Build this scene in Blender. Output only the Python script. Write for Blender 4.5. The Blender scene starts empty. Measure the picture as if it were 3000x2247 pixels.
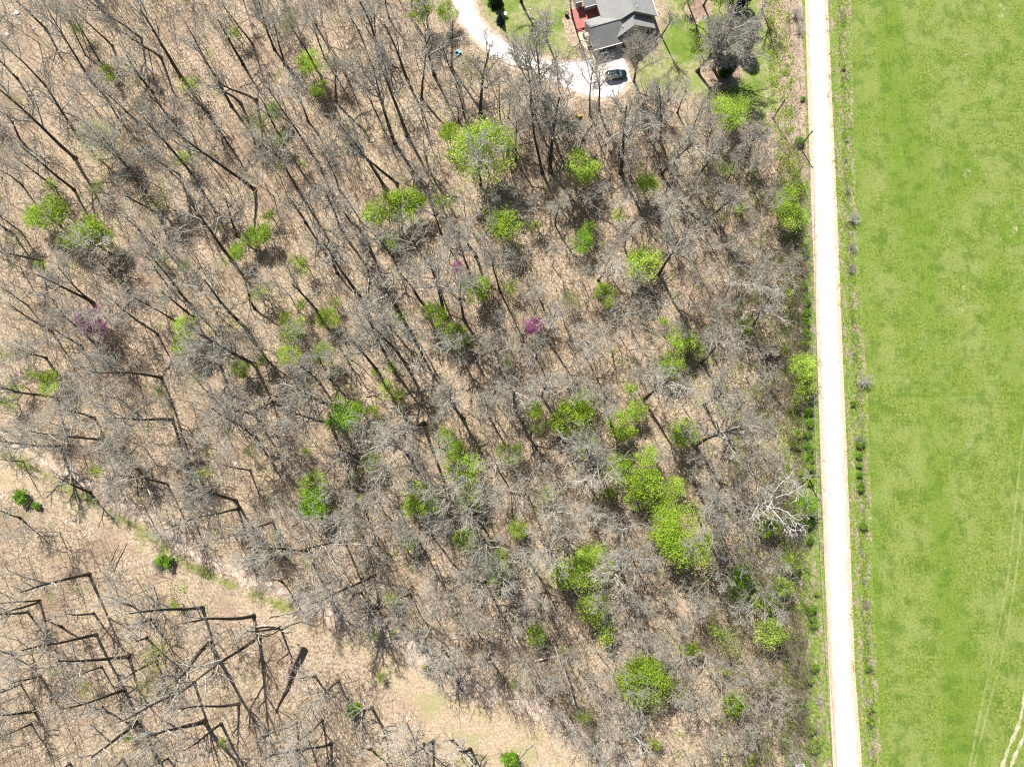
import bpy, math, random
import numpy as np
from mathutils import Vector, Matrix, Euler

# ------------------------------------------------------------------ camera, sky, sun, exposure
sc = bpy.context.scene
COL = sc.collection
F = 2081.0; HC = 145.0; CX, CY = 1500.0, 1123.5          # photo pixels (3000 x 2247), drone height in metres
_n = np.array([60/F, -297/F, -1.0]); _n /= np.linalg.norm(_n)
_Z = -_n; _Y = np.array([0, 1.0, 0]); _Y = _Y - _Y.dot(_Z)*_Z; _Y /= np.linalg.norm(_Y); _X = np.cross(_Y, _Z)
RC = np.array([_X, _Y, _Z])                               # camera vector -> world vector
def at(px, py, z=0.0):
    w = RC @ np.array([(px-CX)/F, -(py-CY)/F, -1.0])
    p = np.array([0, 0, HC]) + w*((z-HC)/w[2])
    return Vector((float(p[0]), float(p[1]), float(z)))
def proj(x, y, z=0.0):
    c = RC.T @ (np.array([x, y, z]) - np.array([0, 0, HC]))
    return CX + F*c[0]/-c[2], CY - F*c[1]/-c[2]
cam = bpy.data.cameras.new('camera'); co = bpy.data.objects.new('camera', cam); COL.objects.link(co)
co.matrix_world = Matrix.Translation((0, 0, HC)) @ Matrix([list(map(float, r)) for r in RC]).to_4x4()
cam.sensor_fit = 'HORIZONTAL'; cam.sensor_width = 36.0; cam.lens = 36.0*F/3000.0
cam.clip_start = 1.0; cam.clip_end = 6000.0
sc.camera = co
SUN_AZ, SUN_EL = math.radians(117), math.radians(52)
w = bpy.data.worlds.new('World'); sc.world = w; w.use_nodes = True
nt = w.node_tree; sky = nt.nodes.new('ShaderNodeTexSky'); sky.sky_type = 'NISHITA'; sky.sun_disc = False
sky.sun_elevation = SUN_EL; sky.sun_rotation = math.radians(90)-SUN_AZ
bg = nt.nodes['Background']; bg.inputs['Strength'].default_value = 0.06
nt.links.new(sky.outputs[0], bg.inputs['Color'])
sl = bpy.data.lights.new('sun', 'SUN'); sl.energy = 5.0; sl.angle = math.radians(0.5); sl.color = (1.0, 0.955, 0.88)
so = bpy.data.objects.new('sun', sl); COL.objects.link(so)
sdir = Vector((math.cos(SUN_AZ)*math.cos(SUN_EL), math.sin(SUN_AZ)*math.cos(SUN_EL), math.sin(SUN_EL)))
so.rotation_euler = sdir.to_track_quat('Z', 'Y').to_euler(); so.location = (0, 0, 60)
sc.view_settings.view_transform = 'Standard'; sc.view_settings.look = 'None'
sc.view_settings.exposure = 0.95; sc.view_settings.gamma = 1.0; sc.view_settings.use_curve_mapping = False
sc.cycles.use_denoising = False; sc.cycles.filter_width = 1.15; sc.cycles.max_bounces = 6; sc.cycles.transparent_max_bounces = 4
rng = np.random.default_rng(11); R = random.Random(5)

# ------------------------------------------------------------------ materials
class N:
    """small node helper"""
    def __init__(s, name):
        s.m = bpy.data.materials.new(name); s.m.use_nodes = True; s.t = s.m.node_tree
        s.b = s.t.nodes['Principled BSDF']; s.b.inputs['Roughness'].default_value = 0.85
        s.b.inputs['Specular IOR Level'].default_value = 0.2
    def node(s, k, **kw):
        n = s.t.nodes.new(k)
        for a, v in kw.items(): setattr(n, a, v)
        return n
    def link(s, a, b): s.t.links.new(a, b)
    def pos(s):
        if not hasattr(s, '_p'): s._p = s.node('ShaderNodeNewGeometry').outputs['Position']
        return s._p
    def noise(s, scale, detail=4.0, rough=0.6, vec=None, stretch=None):
        n = s.node('ShaderNodeTexNoise'); n.inputs['Scale'].default_value = scale
        n.inputs['Detail'].default_value = detail; n.inputs['Roughness'].default_value = rough
        v = vec or s.pos()
        if stretch:
            mp = s.node('ShaderNodeMapping'); mp.inputs['Scale'].default_value = stretch[:3]
            if len(stretch) > 3: mp.inputs['Rotation'].default_value = (0, 0, stretch[3])
            s.link(v, mp.inputs[0]); v = mp.outputs[0]
        s.link(v, n.inputs['Vector']); return n.outputs['Fac']
    def step(s, v, a, b):
        n = s.node('ShaderNodeMapRange'); n.inputs[1].default_value = a; n.inputs[2].default_value = b
        n.interpolation_type = 'SMOOTHSTEP'; s.link(v, n.inputs[0]); return n.outputs[0]
    def math(s, op, a, b):
        n = s.node('ShaderNodeMath', operation=op)
        for i, v in enumerate((a, b)):
            if isinstance(v, (int, float)): n.inputs[i].default_value = v
            else: s.link(v, n.inputs[i])
        return n.outputs[0]
    def mix(s, fac, a, b, mode='MIX'):
        n = s.node('ShaderNodeMix', data_type='RGBA', blend_type=mode)
        for i, v in ((0, fac), (6, a), (7, b)):
            if isinstance(v, (int, float)): n.inputs[i].default_value = v
            elif isinstance(v, tuple): n.inputs[i].default_value = (*v, 1) if len(v) == 3 else v
            else: s.link(v, n.inputs[i])
        return n.outputs[2]
    def attr(s, name):
        n = s.node('ShaderNodeAttribute'); n.attribute_name = name; return n.outputs['Fac']
    def bump(s, h, strength=0.6, dist=0.1):
        n = s.node('ShaderNodeBump'); n.inputs['Strength'].default_value = strength; n.inputs['Distance'].default_value = dist
        s.link(h, n.inputs['Height']); s.link(n.outputs[0], s.b.inputs['Normal'])
    def col(s, c):
        if isinstance(c, tuple): s.b.inputs['Base Color'].default_value = (*c, 1)
        else: s.link(c, s.b.inputs['Base Color'])
        return s.m

def litter_col(n, light=0.0):
    """fallen oak leaves: tan flakes, brown and dark gaps between them"""
    v = n.node('ShaderNodeTexVoronoi'); v.inputs['Scale'].default_value = 5.5; n.link(n.pos(), v.inputs['Vector'])
    sep = n.node('ShaderNodeSeparateColor'); n.link(v.outputs['Color'], sep.inputs[0])
    a = n.mix(sep.outputs[0], (0.25, 0.185, 0.125), (0.41, 0.32, 0.23))
    a = n.mix(n.step(sep.outputs[1], 0.82, 0.9), a, (0.52, 0.44, 0.35))
    f = n.noise(1.9, 6, 0.72)
    a = n.mix(n.step(f, 0.52, 0.36), a, (0.14, 0.095, 0.06))
    g = n.noise(0.10, 5, 0.62)
    a = n.mix(n.math('MULTIPLY', n.step(g, 0.50, 0.62), 0.55), a, (0.22, 0.155, 0.105))
    h = n.noise(0.045, 4, 0.6)
    a = n.mix(n.math('MULTIPLY', n.step(h, 0.5, 0.66), 0.4), a, (0.42, 0.33, 0.21))
    k = n.noise(0.22, 6, 0.7)
    a = n.mix(n.math('MULTIPLY', n.step(k, 0.54, 0.68), 0.55), a, (0.15, 0.165, 0.06))
    return a, f
def grass_col(n, sy=1.0):
    f = n.noise(2.2, 5, 0.75); g = n.noise(0.16, 5, 0.65); h = n.noise(0.035, 3, 0.5, stretch=(3.0, sy, 1.0, -0.06)); k = n.noise(0.6, 4, 0.7)
    a = n.mix(n.step(f, 0.34, 0.64), (0.06, 0.10, 0.008), (0.19, 0.24, 0.045))
    a = n.mix(n.math('MULTIPLY', n.step(g, 0.42, 0.62), 0.55), a, (0.20, 0.235, 0.07))
    a = n.mix(n.math('MULTIPLY', n.step(h, 0.46, 0.60), 0.55), a, (0.095, 0.165, 0.008))
    a = n.mix(n.math('MULTIPLY', n.step(k, 0.58, 0.70), 0.6), a, (0.055, 0.10, 0.01))
    k3 = n.noise(0.28, 6, 0.72); a = n.mix(n.math('MULTIPLY', n.step(k3, 0.48, 0.62), 0.6), a, (0.05, 0.105, 0.006))
    k6 = n.noise(3.2, 3, 0.6); a = n.mix(n.math('MULTIPLY', n.step(k6, 0.60, 0.70), 0.55), a, (0.035, 0.07, 0.005)); a = n.mix(n.math('MULTIPLY', n.step(k6, 0.40, 0.30), 0.4), a, (0.30, 0.32, 0.12))
    k5 = n.noise(0.5, 5, 0.75, stretch=(5.0, 0.35, 1, -0.05)); a = n.mix(n.math('MULTIPLY', n.step(k5, 0.48, 0.70), 0.28), a, (0.25, 0.28, 0.09))
    k4 = n.noise(1.1, 3, 0.5); a = n.mix(n.math('MULTIPLY', n.step(k4, 0.74, 0.78), 0.7), a, (0.42, 0.42, 0.24))
    return a, f

nm = N('leaf_litter'); c, f = litter_col(nm); nm.bump(f, 0.9, 0.25); M_LITTER = nm.col(c)
def zone_mat(name, fn, fade=2.5, amp=2.2, under='litter', start=0.35):
    n = N(name); base, f = grass_col(n) if under == 'grass' else litter_col(n)
    if under == 'dirt': base = f_dirt(n)
    z = fn(n)
    e = n.math('ADD', n.attr('edge'), n.math('MULTIPLY', n.math('SUBTRACT', n.noise(0.45, 5, 0.7), 0.5), amp*2))
    n.bump(f, 0.7, 0.18)
    return n.col(n.mix(n.step(e, start, start+fade), base, z))
def f_field(n):
    a, f = grass_col(n, 0.3); return a
def f_lawn(n):
    a, f = grass_col(n); k = n.noise(0.12, 5, 0.65)
    a = n.mix(0.15, a, (0.18, 0.24, 0.05))
    return n.mix(n.math('MULTIPLY', n.math('MULTIPLY', n.step(k, 0.44, 0.58), n.step(n.noise(1.0, 5, .75), .35, .6)), 0.9), a, (0.31, 0.275, 0.16))
def f_clear(n):
    a, f = litter_col(n); k = n.noise(0.12, 6, 0.7, stretch=(1, 2.2, 1, 0.6))
    a = n.mix(0.35, a, (0.46, 0.355, 0.23))
    return n.mix(n.math('MULTIPLY', n.step(k, 0.48, 0.62), 0.6), a, (0.24, 0.24, 0.10))
def f_trail(n):
    k = n.noise(1.2, 5, 0.7); return n.mix(n.step(k, 0.35, 0.65), (0.36, 0.275, 0.21), (0.54, 0.43, 0.34))
def f_verge(n):
    k = n.noise(0.55, 6, 0.75, stretch=(1.6, 0.5, 1)); k2 = n.noise(2.0, 4, 0.7)
    a = n.mix(n.step(k2, 0.35, 0.65), (0.17, 0.125, 0.085), (0.36, 0.29, 0.21))
    b = n.mix(n.step(k2, 0.35, 0.65), (0.08, 0.13, 0.015), (0.19, 0.25, 0.05))
    dk = n.noise(0.9, 5, 0.75, stretch=(1.2, 0.25, 1)); a = n.mix(n.math('MULTIPLY', n.step(dk, 0.54, 0.66), 0.7), a, (0.10, 0.085, 0.06))
    return n.mix(n.step(k, 0.38, 0.54), a, b)
def f_gravel(n):
    k = n.noise(1.5, 6, 0.75); g = n.noise(0.15, 4, 0.6)
    a = n.mix(n.step(k, 0.3, 0.7), (0.50, 0.49, 0.48), (0.72, 0.69, 0.66))
    return n.mix(n.math('MULTIPLY', n.step(g, 0.48, 0.65), 0.6), a, (0.60, 0.49, 0.40))
def f_dirt(n):
    k = n.noise(1.5, 6, 0.75); return n.mix(n.step(k, 0.3, 0.7), (0.36, 0.27, 0.20), (0.50, 0.39, 0.30))
def f_mulch(n):
    k = n.noise(1.6, 6, 0.75); return n.mix(n.step(k, 0.35, 0.65), (0.13, 0.08, 0.06), (0.33, 0.24, 0.18))
M_FIELD = zone_mat('field_grass', f_field, 0.3, 0.1, 'grass', -2.0); M_LAWN = zone_mat('lawn_grass', f_lawn, 3.5, 3.2)
M_CLEAR = zone_mat('pale_litter', f_clear, 2.0, 2.5); M_TRAIL = zone_mat('trail_sand', f_trail, 1.4, 1.0)
M_VERGE = zone_mat('verge', f_verge, 0.3, 0.1, 'litter', -2.0); M_DRIVE = zone_mat('driveway_gravel', f_gravel, 0.7, 0.7, 'dirt', -0.4)
M_DIRT = zone_mat('bare_dirt', f_dirt, 2.0, 1.5); M_MULCH = zone_mat('mulch', f_mulch, 1.0, 1.0)
def f_tgrass(n):
    k = n.noise(1.2, 5, 0.75); return n.mix(n.step(k, 0.35, 0.65), (0.10, 0.125, 0.03), (0.25, 0.24, 0.09))
M_TGRASS = zone_mat('trail_grass', f_tgrass, 1.6, 2.4)
def f_pale(n):
    k = n.noise(1.4, 6, 0.8); a, f = grass_col(n)
    return n.mix(n.step(k, 0.46, 0.58), a, (0.46, 0.40, 0.30))
M_BARE = zone_mat('bare_patch', f_pale, 2.5, 5.0, 'grass')
def f_track(n):
    k = n.noise(0.8, 5, 0.7); a, f = grass_col(n)
    return n.mix(n.math('MULTIPLY', n.step(k, 0.34, 0.60), 0.5), a, (0.29, 0.30, 0.14))
M_TRACK = zone_mat('tyre_track', f_track, 0.22, 0.1, 'grass', -0.02)
def f_trackd(n):
    k = n.noise(0.5, 5, 0.7); a, f = grass_col(n)
    return n.mix(n.math('MULTIPLY', n.step(k, 0.40, 0.60), 0.6), a, (0.075, 0.12, 0.01))
M_TRACKD = zone_mat('dark_track', f_trackd, 0.3, 0.15, 'grass', -0.02)
def f_track2(n):
    k = n.noise(1.0, 5, 0.7); return n.mix(n.step(k, 0.3, 0.6), (0.20, 0.24, 0.06), (0.44, 0.38, 0.28))
M_TRACK2 = zone_mat('worn_track', f_track2, 0.3, 0.2, 'grass', -0.05)
# road: white limestone gravel with tan shoulders
nm = N('road_gravel'); e = nm.attr('edge')
e2 = nm.math('ADD', e, nm.math('MULTIPLY', nm.math('SUBTRACT', nm.noise(0.35, 6, 0.75), 0.5), 2.6))
k = nm.noise(0.9, 5, 0.7, stretch=(2.2, 0.10, 1, 0.035))
c = nm.mix(nm.step(nm.noise(2.5, 4, 0.7), 0.3, 0.7), (0.40, 0.29, 0.22), (0.52, 0.40, 0.32))
c2 = nm.mix(nm.step(k, 0.35, 0.65), (0.52, 0.46, 0.39), (0.72, 0.67, 0.59))
M_ROAD = nm.col(nm.mix(nm.step(e2, 0.5, 1.6), c, c2))

def simple(name, col, rough=0.7, spec=0.3, metal=0.0, var=0.25, scale=3.0, coord='obj'):
    n = N(name); tc = n.node('ShaderNodeTexCoord').outputs['Object']
    k = n.noise(scale, 4, 0.65, vec=tc)
    dk = tuple(x*(1-var) for x in col); lt = tuple(min(1, x*(1+var)) for x in col)
    n.b.inputs['Roughness'].default_value = rough; n.b.inputs['Specular IOR Level'].default_value = spec
    n.b.inputs['Metallic'].default_value = metal
    return n.col(n.mix(n.step(k, 0.35, 0.65), dk, lt))
def bark(name, a, b):
    n = N(name); tc = n.node('ShaderNodeTexCoord').outputs['Object']
    k = n.noise(3.0, 5, 0.7, vec=tc, stretch=(1, 1, 0.25))
    oi = n.node('ShaderNodeObjectInfo').outputs['Random']
    c = n.mix(n.step(k, 0.35, 0.65), a, b); dk = n.mix(0.35, c, (0.07, 0.06, 0.045), 'MIX')
    n.b.inputs['Roughness'].default_value = 0.9
    return n.col(n.mix(oi, dk, c))
M_BARK = bark('bark', (0.05, 0.042, 0.033), (0.115, 0.10, 0.08))
M_TWIG = bark('twigs', (0.37, 0.345, 0.285), (0.54, 0.51, 0.44))
M_PALEBARK = bark('pale_bark', (0.42, 0.40, 0.36), (0.66, 0.64, 0.60))
M_PALETWIG = bark('pale_twigs', (0.42, 0.40, 0.34), (0.58, 0.55, 0.49))
M_BRUSH = bark('brush_twigs', (0.17, 0.135, 0.10), (0.30, 0.25, 0.20))
M_LOG = simple('weathered_log', (0.40, 0.33, 0.27), 0.9, 0.1, 0, 0.35, 2.0)
M_LOGD = simple('dark_log', (0.27, 0.21, 0.165), 0.9, 0.1, 0, 0.4, 2.0)
def leaf(name, a, b, trans=0.42):
    n = N(name); k = n.noise(0.9, 3, 0.6); k2 = n.noise(7.0, 2, 0.5); oi = n.node('ShaderNodeObjectInfo').outputs['Random']
    c = n.mix(n.step(n.math('ADD', n.math('MULTIPLY', k, 0.6), n.math('MULTIPLY', k2, 0.4)), 0.38, 0.62), a, b)
    c = n.mix(n.math('MULTIPLY', oi, 0.35), c, a); n.col(c)
    tr = n.node('ShaderNodeBsdfTranslucent'); n.link(c, tr.inputs['Color'])
    mx = n.node('ShaderNodeMixShader'); mx.inputs[0].default_value = trans
    n.link(n.b.outputs[0], mx.inputs[1]); n.link(tr.outputs[0], mx.inputs[2])
    out = [x for x in n.t.nodes if x.type == 'OUTPUT_MATERIAL'][0]; n.link(mx.outputs[0], out.inputs[0])
    n.b.inputs['Roughness'].default_value = 0.6
    return n.m
LEAF = {'y': leaf('leaves_lime', (0.32, 0.46, 0.05), (0.54, 0.68, 0.14)),
        'g': leaf('leaves_green', (0.22, 0.34, 0.025), (0.40, 0.54, 0.07)),
        'b': leaf('leaves_bright', (0.14, 0.30, 0.015), (0.28, 0.48, 0.04)),
        'p': leaf('leaves_pale', (0.24, 0.28, 0.09), (0.38, 0.41, 0.16)),
        'd': leaf('leaves_dark', (0.02, 0.055, 0.02), (0.05, 0.11, 0.035), 0.1),
        's': leaf('needles_blue', (0.03, 0.08, 0.07), (0.08, 0.16, 0.14), 0.1),
        'r': leaf('blossom_magenta', (0.36, 0.08, 0.26), (0.52, 0.18, 0.40)),
        'o': leaf('leaves_russet', (0.30, 0.15, 0.09), (0.42, 0.25, 0.16)),
        'w': leaf('buds_cream', (0.45, 0.46, 0.22), (0.66, 0.66, 0.42))}
TONE = {'y': 'lime green', 'g': 'mid green', 'b': 'bright green', 'p': 'pale green', 'd': 'dark green', 's': 'blue green',
        'r': 'magenta', 'o': 'russet brown', 'w': 'cream'}

# ------------------------------------------------------------------ mesh helpers
def mesh_from(name, V, Q, mat=None, k=4, smooth=False, attrs=None):
    """V (n,3) array, Q (m,k) faces"""
    me = bpy.data.meshes.new(name); V = np.asarray(V, np.float32).reshape(-1, 3); Q = np.asarray(Q, np.int32).reshape(-1, k)
    me.vertices.add(len(V)); me.vertices.foreach_set('co', V.ravel())
    me.loops.add(Q.size); me.loops.foreach_set('vertex_index', Q.ravel())
    me.polygons.add(len(Q)); me.polygons.foreach_set('loop_start', np.arange(0, Q.size, k, dtype=np.int32))
    me.polygons.foreach_set('loop_total', np.full(len(Q), k, np.int32))
    if smooth: me.polygons.foreach_set('use_smooth', np.ones(len(Q), bool))
    for a, v in (attrs or {}).items():
        at_ = me.attributes.new(a, 'FLOAT', 'POINT'); at_.data.foreach_set('value', np.asarray(v, np.float32))
    me.update(calc_edges=True)
    if mat: me.materials.append(mat)
    return me
def link(name, me, parent=None):
    o = bpy.data.objects.new(name, me); COL.objects.link(o)
    if parent: o.parent = parent
    return o
def tubes(S, k=3):
    S = np.asarray(S, float).reshape(-1, 8); p0, p1, r0, r1 = S[:, :3], S[:, 3:6], S[:, 6], S[:, 7]
    d = p1-p0; d /= (np.linalg.norm(d, axis=1, keepdims=True)+1e-9)
    ref = np.where(np.abs(d[:, 2:3]) > 0.9, np.array([[1.0, 0, 0]]), np.array([[0, 0, 1.0]]))
    a = np.cross(d, ref); a /= np.linalg.norm(a, axis=1, keepdims=True); b = np.cross(d, a)
    th = np.arange(k)*2*math.pi/k; ct, st = np.cos(th)[None, :, None], np.sin(th)[None, :, None]
    ring = a[:, None, :]*ct + b[:, None, :]*st
    V = np.stack([p0[:, None, :]+ring*r0[:, None, None], p1[:, None, :]+ring*r1[:, None, None]], 1).reshape(-1, 3)
    i = np.arange(k); q = np.stack([i, (i+1) % k, (i+1) % k + k, i+k], 1)
    Q = (q[None]+(np.arange(len(S))*2*k)[:, None, None]).reshape(-1, 4)
    return V, Q
def quads(C, size, g, upbias=0.6):
    n = len(C); nr = g.normal(size=(n, 3)); nr[:, 2] = np.abs(nr[:, 2])+upbias; nr /= np.linalg.norm(nr, axis=1, keepdims=True)
    a = np.cross(nr, g.normal(size=(n, 3))); a /= np.linalg.norm(a, axis=1, keepdims=True); b = np.cross(nr, a)
    s = (np.asarray(size)*g.uniform(0.6, 1.3, n))[:, None]
    V = np.stack([C+a*s, C+b*s*0.6, C-a*s, C-b*s*0.6], 1).reshape(-1, 3)
    return V, np.arange(n*4).reshape(-1, 4)
def poly_obj(name, faces, mat, parent=None, thick=0.0):
    """faces: list of lists of 3D points"""
    V, Fc = [], []
    for f in faces:
        Fc.append(list(range(len(V), len(V)+len(f)))); V += [tuple(p) for p in f]
    me = bpy.data.meshes.new(name); me.from_pydata(V, [], Fc); me.update(); me.materials.append(mat)
    return link(name, me, parent)
def boxf(x0, x1, y0, y1, z0, z1, T=lambda p: p):
    P = [T((x, y, z)) for z in (z0, z1) for y in (y0, y1) for x in (x0, x1)]
    return [[P[i] for i in f] for f in ((0, 2, 3, 1), (4, 5, 7, 6), (0, 1, 5, 4), (2, 6, 7, 3), (0, 4, 6, 2), (1, 3, 7, 5))]
LABELS = set()
def tag(o, label, cat, group=None, kind=None):
    base = label; i = 0
    if label in LABELS: print('DUP LABEL', label)
    LABELS.add(label)
    o['label'] = label; o['category'] = cat
    if group: o['group'] = group
    if kind: o['kind'] = kind
    return o
def thing(name, loc, rz=0, label=None, cat=None, group=None):
    o = bpy.data.objects.new(name, None); COL.objects.link(o); o.location = loc; o.rotation_euler = (0, 0, rz)
    o.empty_display_size = 0.5
    if label: tag(o, label, cat, group)
    return o

# ------------------------------------------------------------------ ground and its zones
S22 = 3000/2212.0
def struct(o, label=None):
    o['kind'] = 'structure'
    if label: o['label'] = label
    return o
def big_sheet():
    V = [(-3000, -3000, 0), (3000, -3000, 0), (3000, 3000, 0), (-3000, 3000, 0)]
    struct(link('ground', mesh_from('ground', V, [[0, 1, 2, 3]], M_LITTER)), 'ground covered with fallen tan oak leaves')
big_sheet()
def zone(name, pts, z, mat, cell=0.6, out=1.5, label=None, holes=()):
    """sheet of small cells inside a polygon given in photo pixels; 'edge' = metres inside its outline"""
    P = np.array([at(x, y)[:2] for x, y in pts]); lo, hi = P.min(0)-out-1, P.max(0)+out+1
    nx, ny = int((hi[0]-lo[0])/cell)+2, int((hi[1]-lo[1])/cell)+2
    gx = lo[0]+np.arange(nx)*cell; gy = lo[1]+np.arange(ny)*cell
    X, Y = np.meshgrid(gx, gy); X, Y = X.ravel(), Y.ravel()
    def sd(P):
        D = np.full(len(X), 1e9); ins = np.zeros(len(X), bool)
        for a, b in zip(P, np.roll(P, -1, 0)):
            e = b-a; t = np.clip(((X-a[0])*e[0]+(Y-a[1])*e[1])/(e@e+1e-9), 0, 1)
            D = np.minimum(D, np.hypot(X-a[0]-t*e[0], Y-a[1]-t*e[1]))
            c = ((a[1] > Y) != (b[1] > Y)) & (X < (b[0]-a[0])*(Y-a[1])/((b[1]-a[1]) if abs(b[1]-a[1]) > 1e-9 else 1e-9)+a[0])
            ins ^= c
        return np.where(ins, D, -D)
    D = sd(P)
    idx = np.arange(nx*ny).reshape(ny, nx); Q = np.stack([idx[:-1, :-1], idx[:-1, 1:], idx[1:, 1:], idx[1:, :-1]], -1).reshape(-1, 4)
    Q = Q[(D[Q] > -out).all(1)]
    used = np.unique(Q); remap = np.zeros(nx*ny, int); remap[used] = np.arange(len(used))
    V = np.stack([X[used], Y[used], np.full(len(used), z)], 1)
    return struct(link(name, mesh_from(name, V, remap[Q], mat, attrs={'edge': D[used]})), label)
def ribbon(name, L_, R_, z, mat, ncol=13, label=None, sub=6):
    """strip between two photo polylines; 'edge' = metres from the nearer side"""
    Lp = [at(*p) for p in L_]; Rp = [at(*p) for p in R_]; V, E = [], []; rows = 0
    for i in range(len(Lp)-1):
        for s in range(sub+(i == len(Lp)-2)):
            t = s/sub; a = Lp[i].lerp(Lp[i+1], t); b = Rp[i].lerp(Rp[i+1], t); wd = (b-a).length
            for j in range(ncol):
                u = j/(ncol-1); p = a.lerp(b, u); V.append((p.x, p.y, z)); E.append(min(u, 1-u)*wd)
            rows += 1
    idx = np.arange(rows*ncol).reshape(rows, ncol); Q = np.stack([idx[:-1, :-1], idx[:-1, 1:], idx[1:, 1:], idx[1:, :-1]], -1).reshape(-1, 4)[:, ::-1]
    return struct(link(name, mesh_from(name, V, Q, mat, attrs={'edge': E})), label)
def track(name, pts, wd, z, mat, label=None):
    P = [at(x, y) for x, y in pts]
    # smooth (Catmull-Rom)
    out = []
    for i in range(len(P)-1):
        p0, p1, p2, p3 = P[max(0, i-1)], P[i], P[i+1], P[min(len(P)-1, i+2)]
        for s in range(6):
            t = s/6; out.append(0.5*((2*p1)+(p2-p0)*t+(2*p0-5*p1+4*p2-p3)*t*t+(3*p1-p0-3*p2+p3)*t**3))
    out.append(P[-1]); V, E = [], []; nc = 5
    for i, p in enumerate(out):
        d = (out[min(i+1, len(out)-1)]-out[max(i-1, 0)]).normalized(); nrm = Vector((-d.y, d.x, 0))
        w_ = wd*(1+0.25*math.sin(i*1.7)+0.15*math.sin(i*0.6))
        for j in range(nc):
            u = j/(nc-1)-0.5; q = p+nrm*u*w_; V.append((q.x, q.y, z)); E.append((0.5-abs(u))*w_)
    idx = np.arange(len(out)*nc).reshape(-1, nc); Q = np.stack([idx[:-1, :-1], idx[:-1, 1:], idx[1:, 1:], idx[1:, :-1]], -1).reshape(-1, 4)
    return struct(link(name, mesh_from(name, V, Q, mat, attrs={'edge': E})), label)

RL = [(2352, -160), (2358, 0), (2366, 281), (2375, 562), (2386, 843), (2397, 1124), (2407, 1405), (2416, 1687), (2428, 1968), (2440, 2247), (2449, 2420)]
RR = [(2417, -160), (2425, 0), (2437, 281), (2450, 562), (2461, 843), (2472, 1124), (2484, 1405), (2494, 1687), (2505, 1968), (2526, 2247), (2536, 2420)]
FL = [(2478, -160), (2484, 0), (2490, 281), (2497, 562), (2512, 843), (2530, 1124), (2541, 1405), (2548, 1687), (2560, 1968), (2575, 2247), (2583, 2420)]
VL = [(2296, -160), (2302, 0), (2318, 281), (2344, 562), (2352, 843), (2360, 1124), (2345, 1405), (2340, 1687), (2352, 1968), (2362, 2247), (2372, 2420)]
ribbon('road', RL, RR, 0.06, M_ROAD, 17, 'straight white gravel road running down the right side')
ribbon('field', [(a-6, b) for a, b in FL], [(4200, -160 if i == 0 else (b if i < 10 else 2420)) for i, (a, b) in enumerate(FL)], 0.02, M_FIELD, 30, 'wide mown green field right of the road')
ribbon('verge', [(a-4, b) for a, b in RR], [(a+10, b) for a, b in FL], 0.04, M_VERGE, 7, 'rough verge and shallow ditch between road and field')
ribbon('roadside_strip', VL, [(a+4, b) for a, b in RL], 0.04, M_VERGE, 7, 'rough grassy strip between the wood and the road')
def P22(l): return [(x*S22, y*S22) for x, y in l]
zone('clearing', P22([(-60, 950), (100, 975), (200, 1045), (290, 1100), (400, 1180), (560, 1270), (700, 1330), (860, 1410), (1000, 1475), (1150, 1545), (1260, 1600), (1340, 1680), (1340, 1740), (1040, 1740), (960, 1640), (880, 1540), (780, 1440), (690, 1390), (560, 1340), (420, 1270), (300, 1200), (180, 1130), (60, 1085), (-60, 1060)]), 0.02, M_CLEAR, 0.8, 3.0, 'clearing of pale fallen leaves between two parts of the wood')
track('trail', P22([(-40, 955), (60, 985), (150, 1035), (230, 1080), (290, 1115), (340, 1150), (400, 1190), (470, 1225), (560, 1262), (680, 1310), (800, 1345), (880, 1395), (980, 1455), (1060, 1495), (1140, 1520), (1210, 1555), (1300, 1610), (1380, 1665), (1450, 1730)]), 5.0, 0.06, M_TRAIL, 'sandy footpath along the edge of the wood')
track('trail_grass', P22([(0, 975), (70, 1010), (140, 1050), (240, 1105), (320, 1158), (390, 1212), (470, 1252), (560, 1290), (640, 1320)]), 3.6, 0.08, M_TGRASS, 'thin green grass edge beside the footpath')
zone('lawn', [(1383, -60), (1390, 40), (1420, 95), (1490, 140), (1560, 172), (1640, 192), (1738, 185), (1745, 150), (1716, 60), (1690, 10), (1680, -60)], 0.02, M_LAWN, 0.5, 2.0, 'lawn inside the curve of the driveway')
zone('yard', [(1915, -60), (1925, 60), (1900, 140), (1850, 170), (1835, 260), (1880, 290), (1990, 300), (2080, 320), (2160, 370), (2240, 400), (2320, 400), (2312, 330), (2300, 250), (2310, 150), (2262, 60), (2240, -60)], 0.02, M_LAWN, 0.5, 2.5, 'sunlit lawn right of the house')
zone('verge_grass', [(1490, 195), (1560, 225), (1560, 245), (1500, 225), (1430, 175), (1440, 165)], 0.03, M_LAWN, 0.5, 1.5, 'thin grass beside the gravel driveway')
zone('mulch_bed', [(2105, 165), (2150, 160), (2178, 185), (2172, 215), (2150, 245), (2110, 262), (2070, 250), (2052, 215), (2075, 180)], 0.04, M_MULCH, 0.4, 0.6, 'brown mulch island under the big bare trees')
zone('leafy_bed', [(1990, -60), (2075, -60), (2080, 40), (2040, 65), (2015, 40)], 0.04, M_MULCH, 0.4, 0.8, 'brown leaf bed at the top edge of the yard')
zone('driveway', [(1322, -60), (1326, 0), (1347, 58), (1389, 112), (1438, 158), (1506, 195), (1560, 212), (1600, 228), (1650, 250), (1690, 268), (1740, 285), (1800, 285), (1828, 262), (1832, 235), (1828, 200), (1745, 200), (1739, 176), (1700, 183), (1650, 188), (1583, 174), (1500, 141), (1434, 95), (1396, 49), (1382, 0), (1378, -60)], 0.06, M_DRIVE, 0.35, 1.2, 'curved white gravel driveway')
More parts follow.
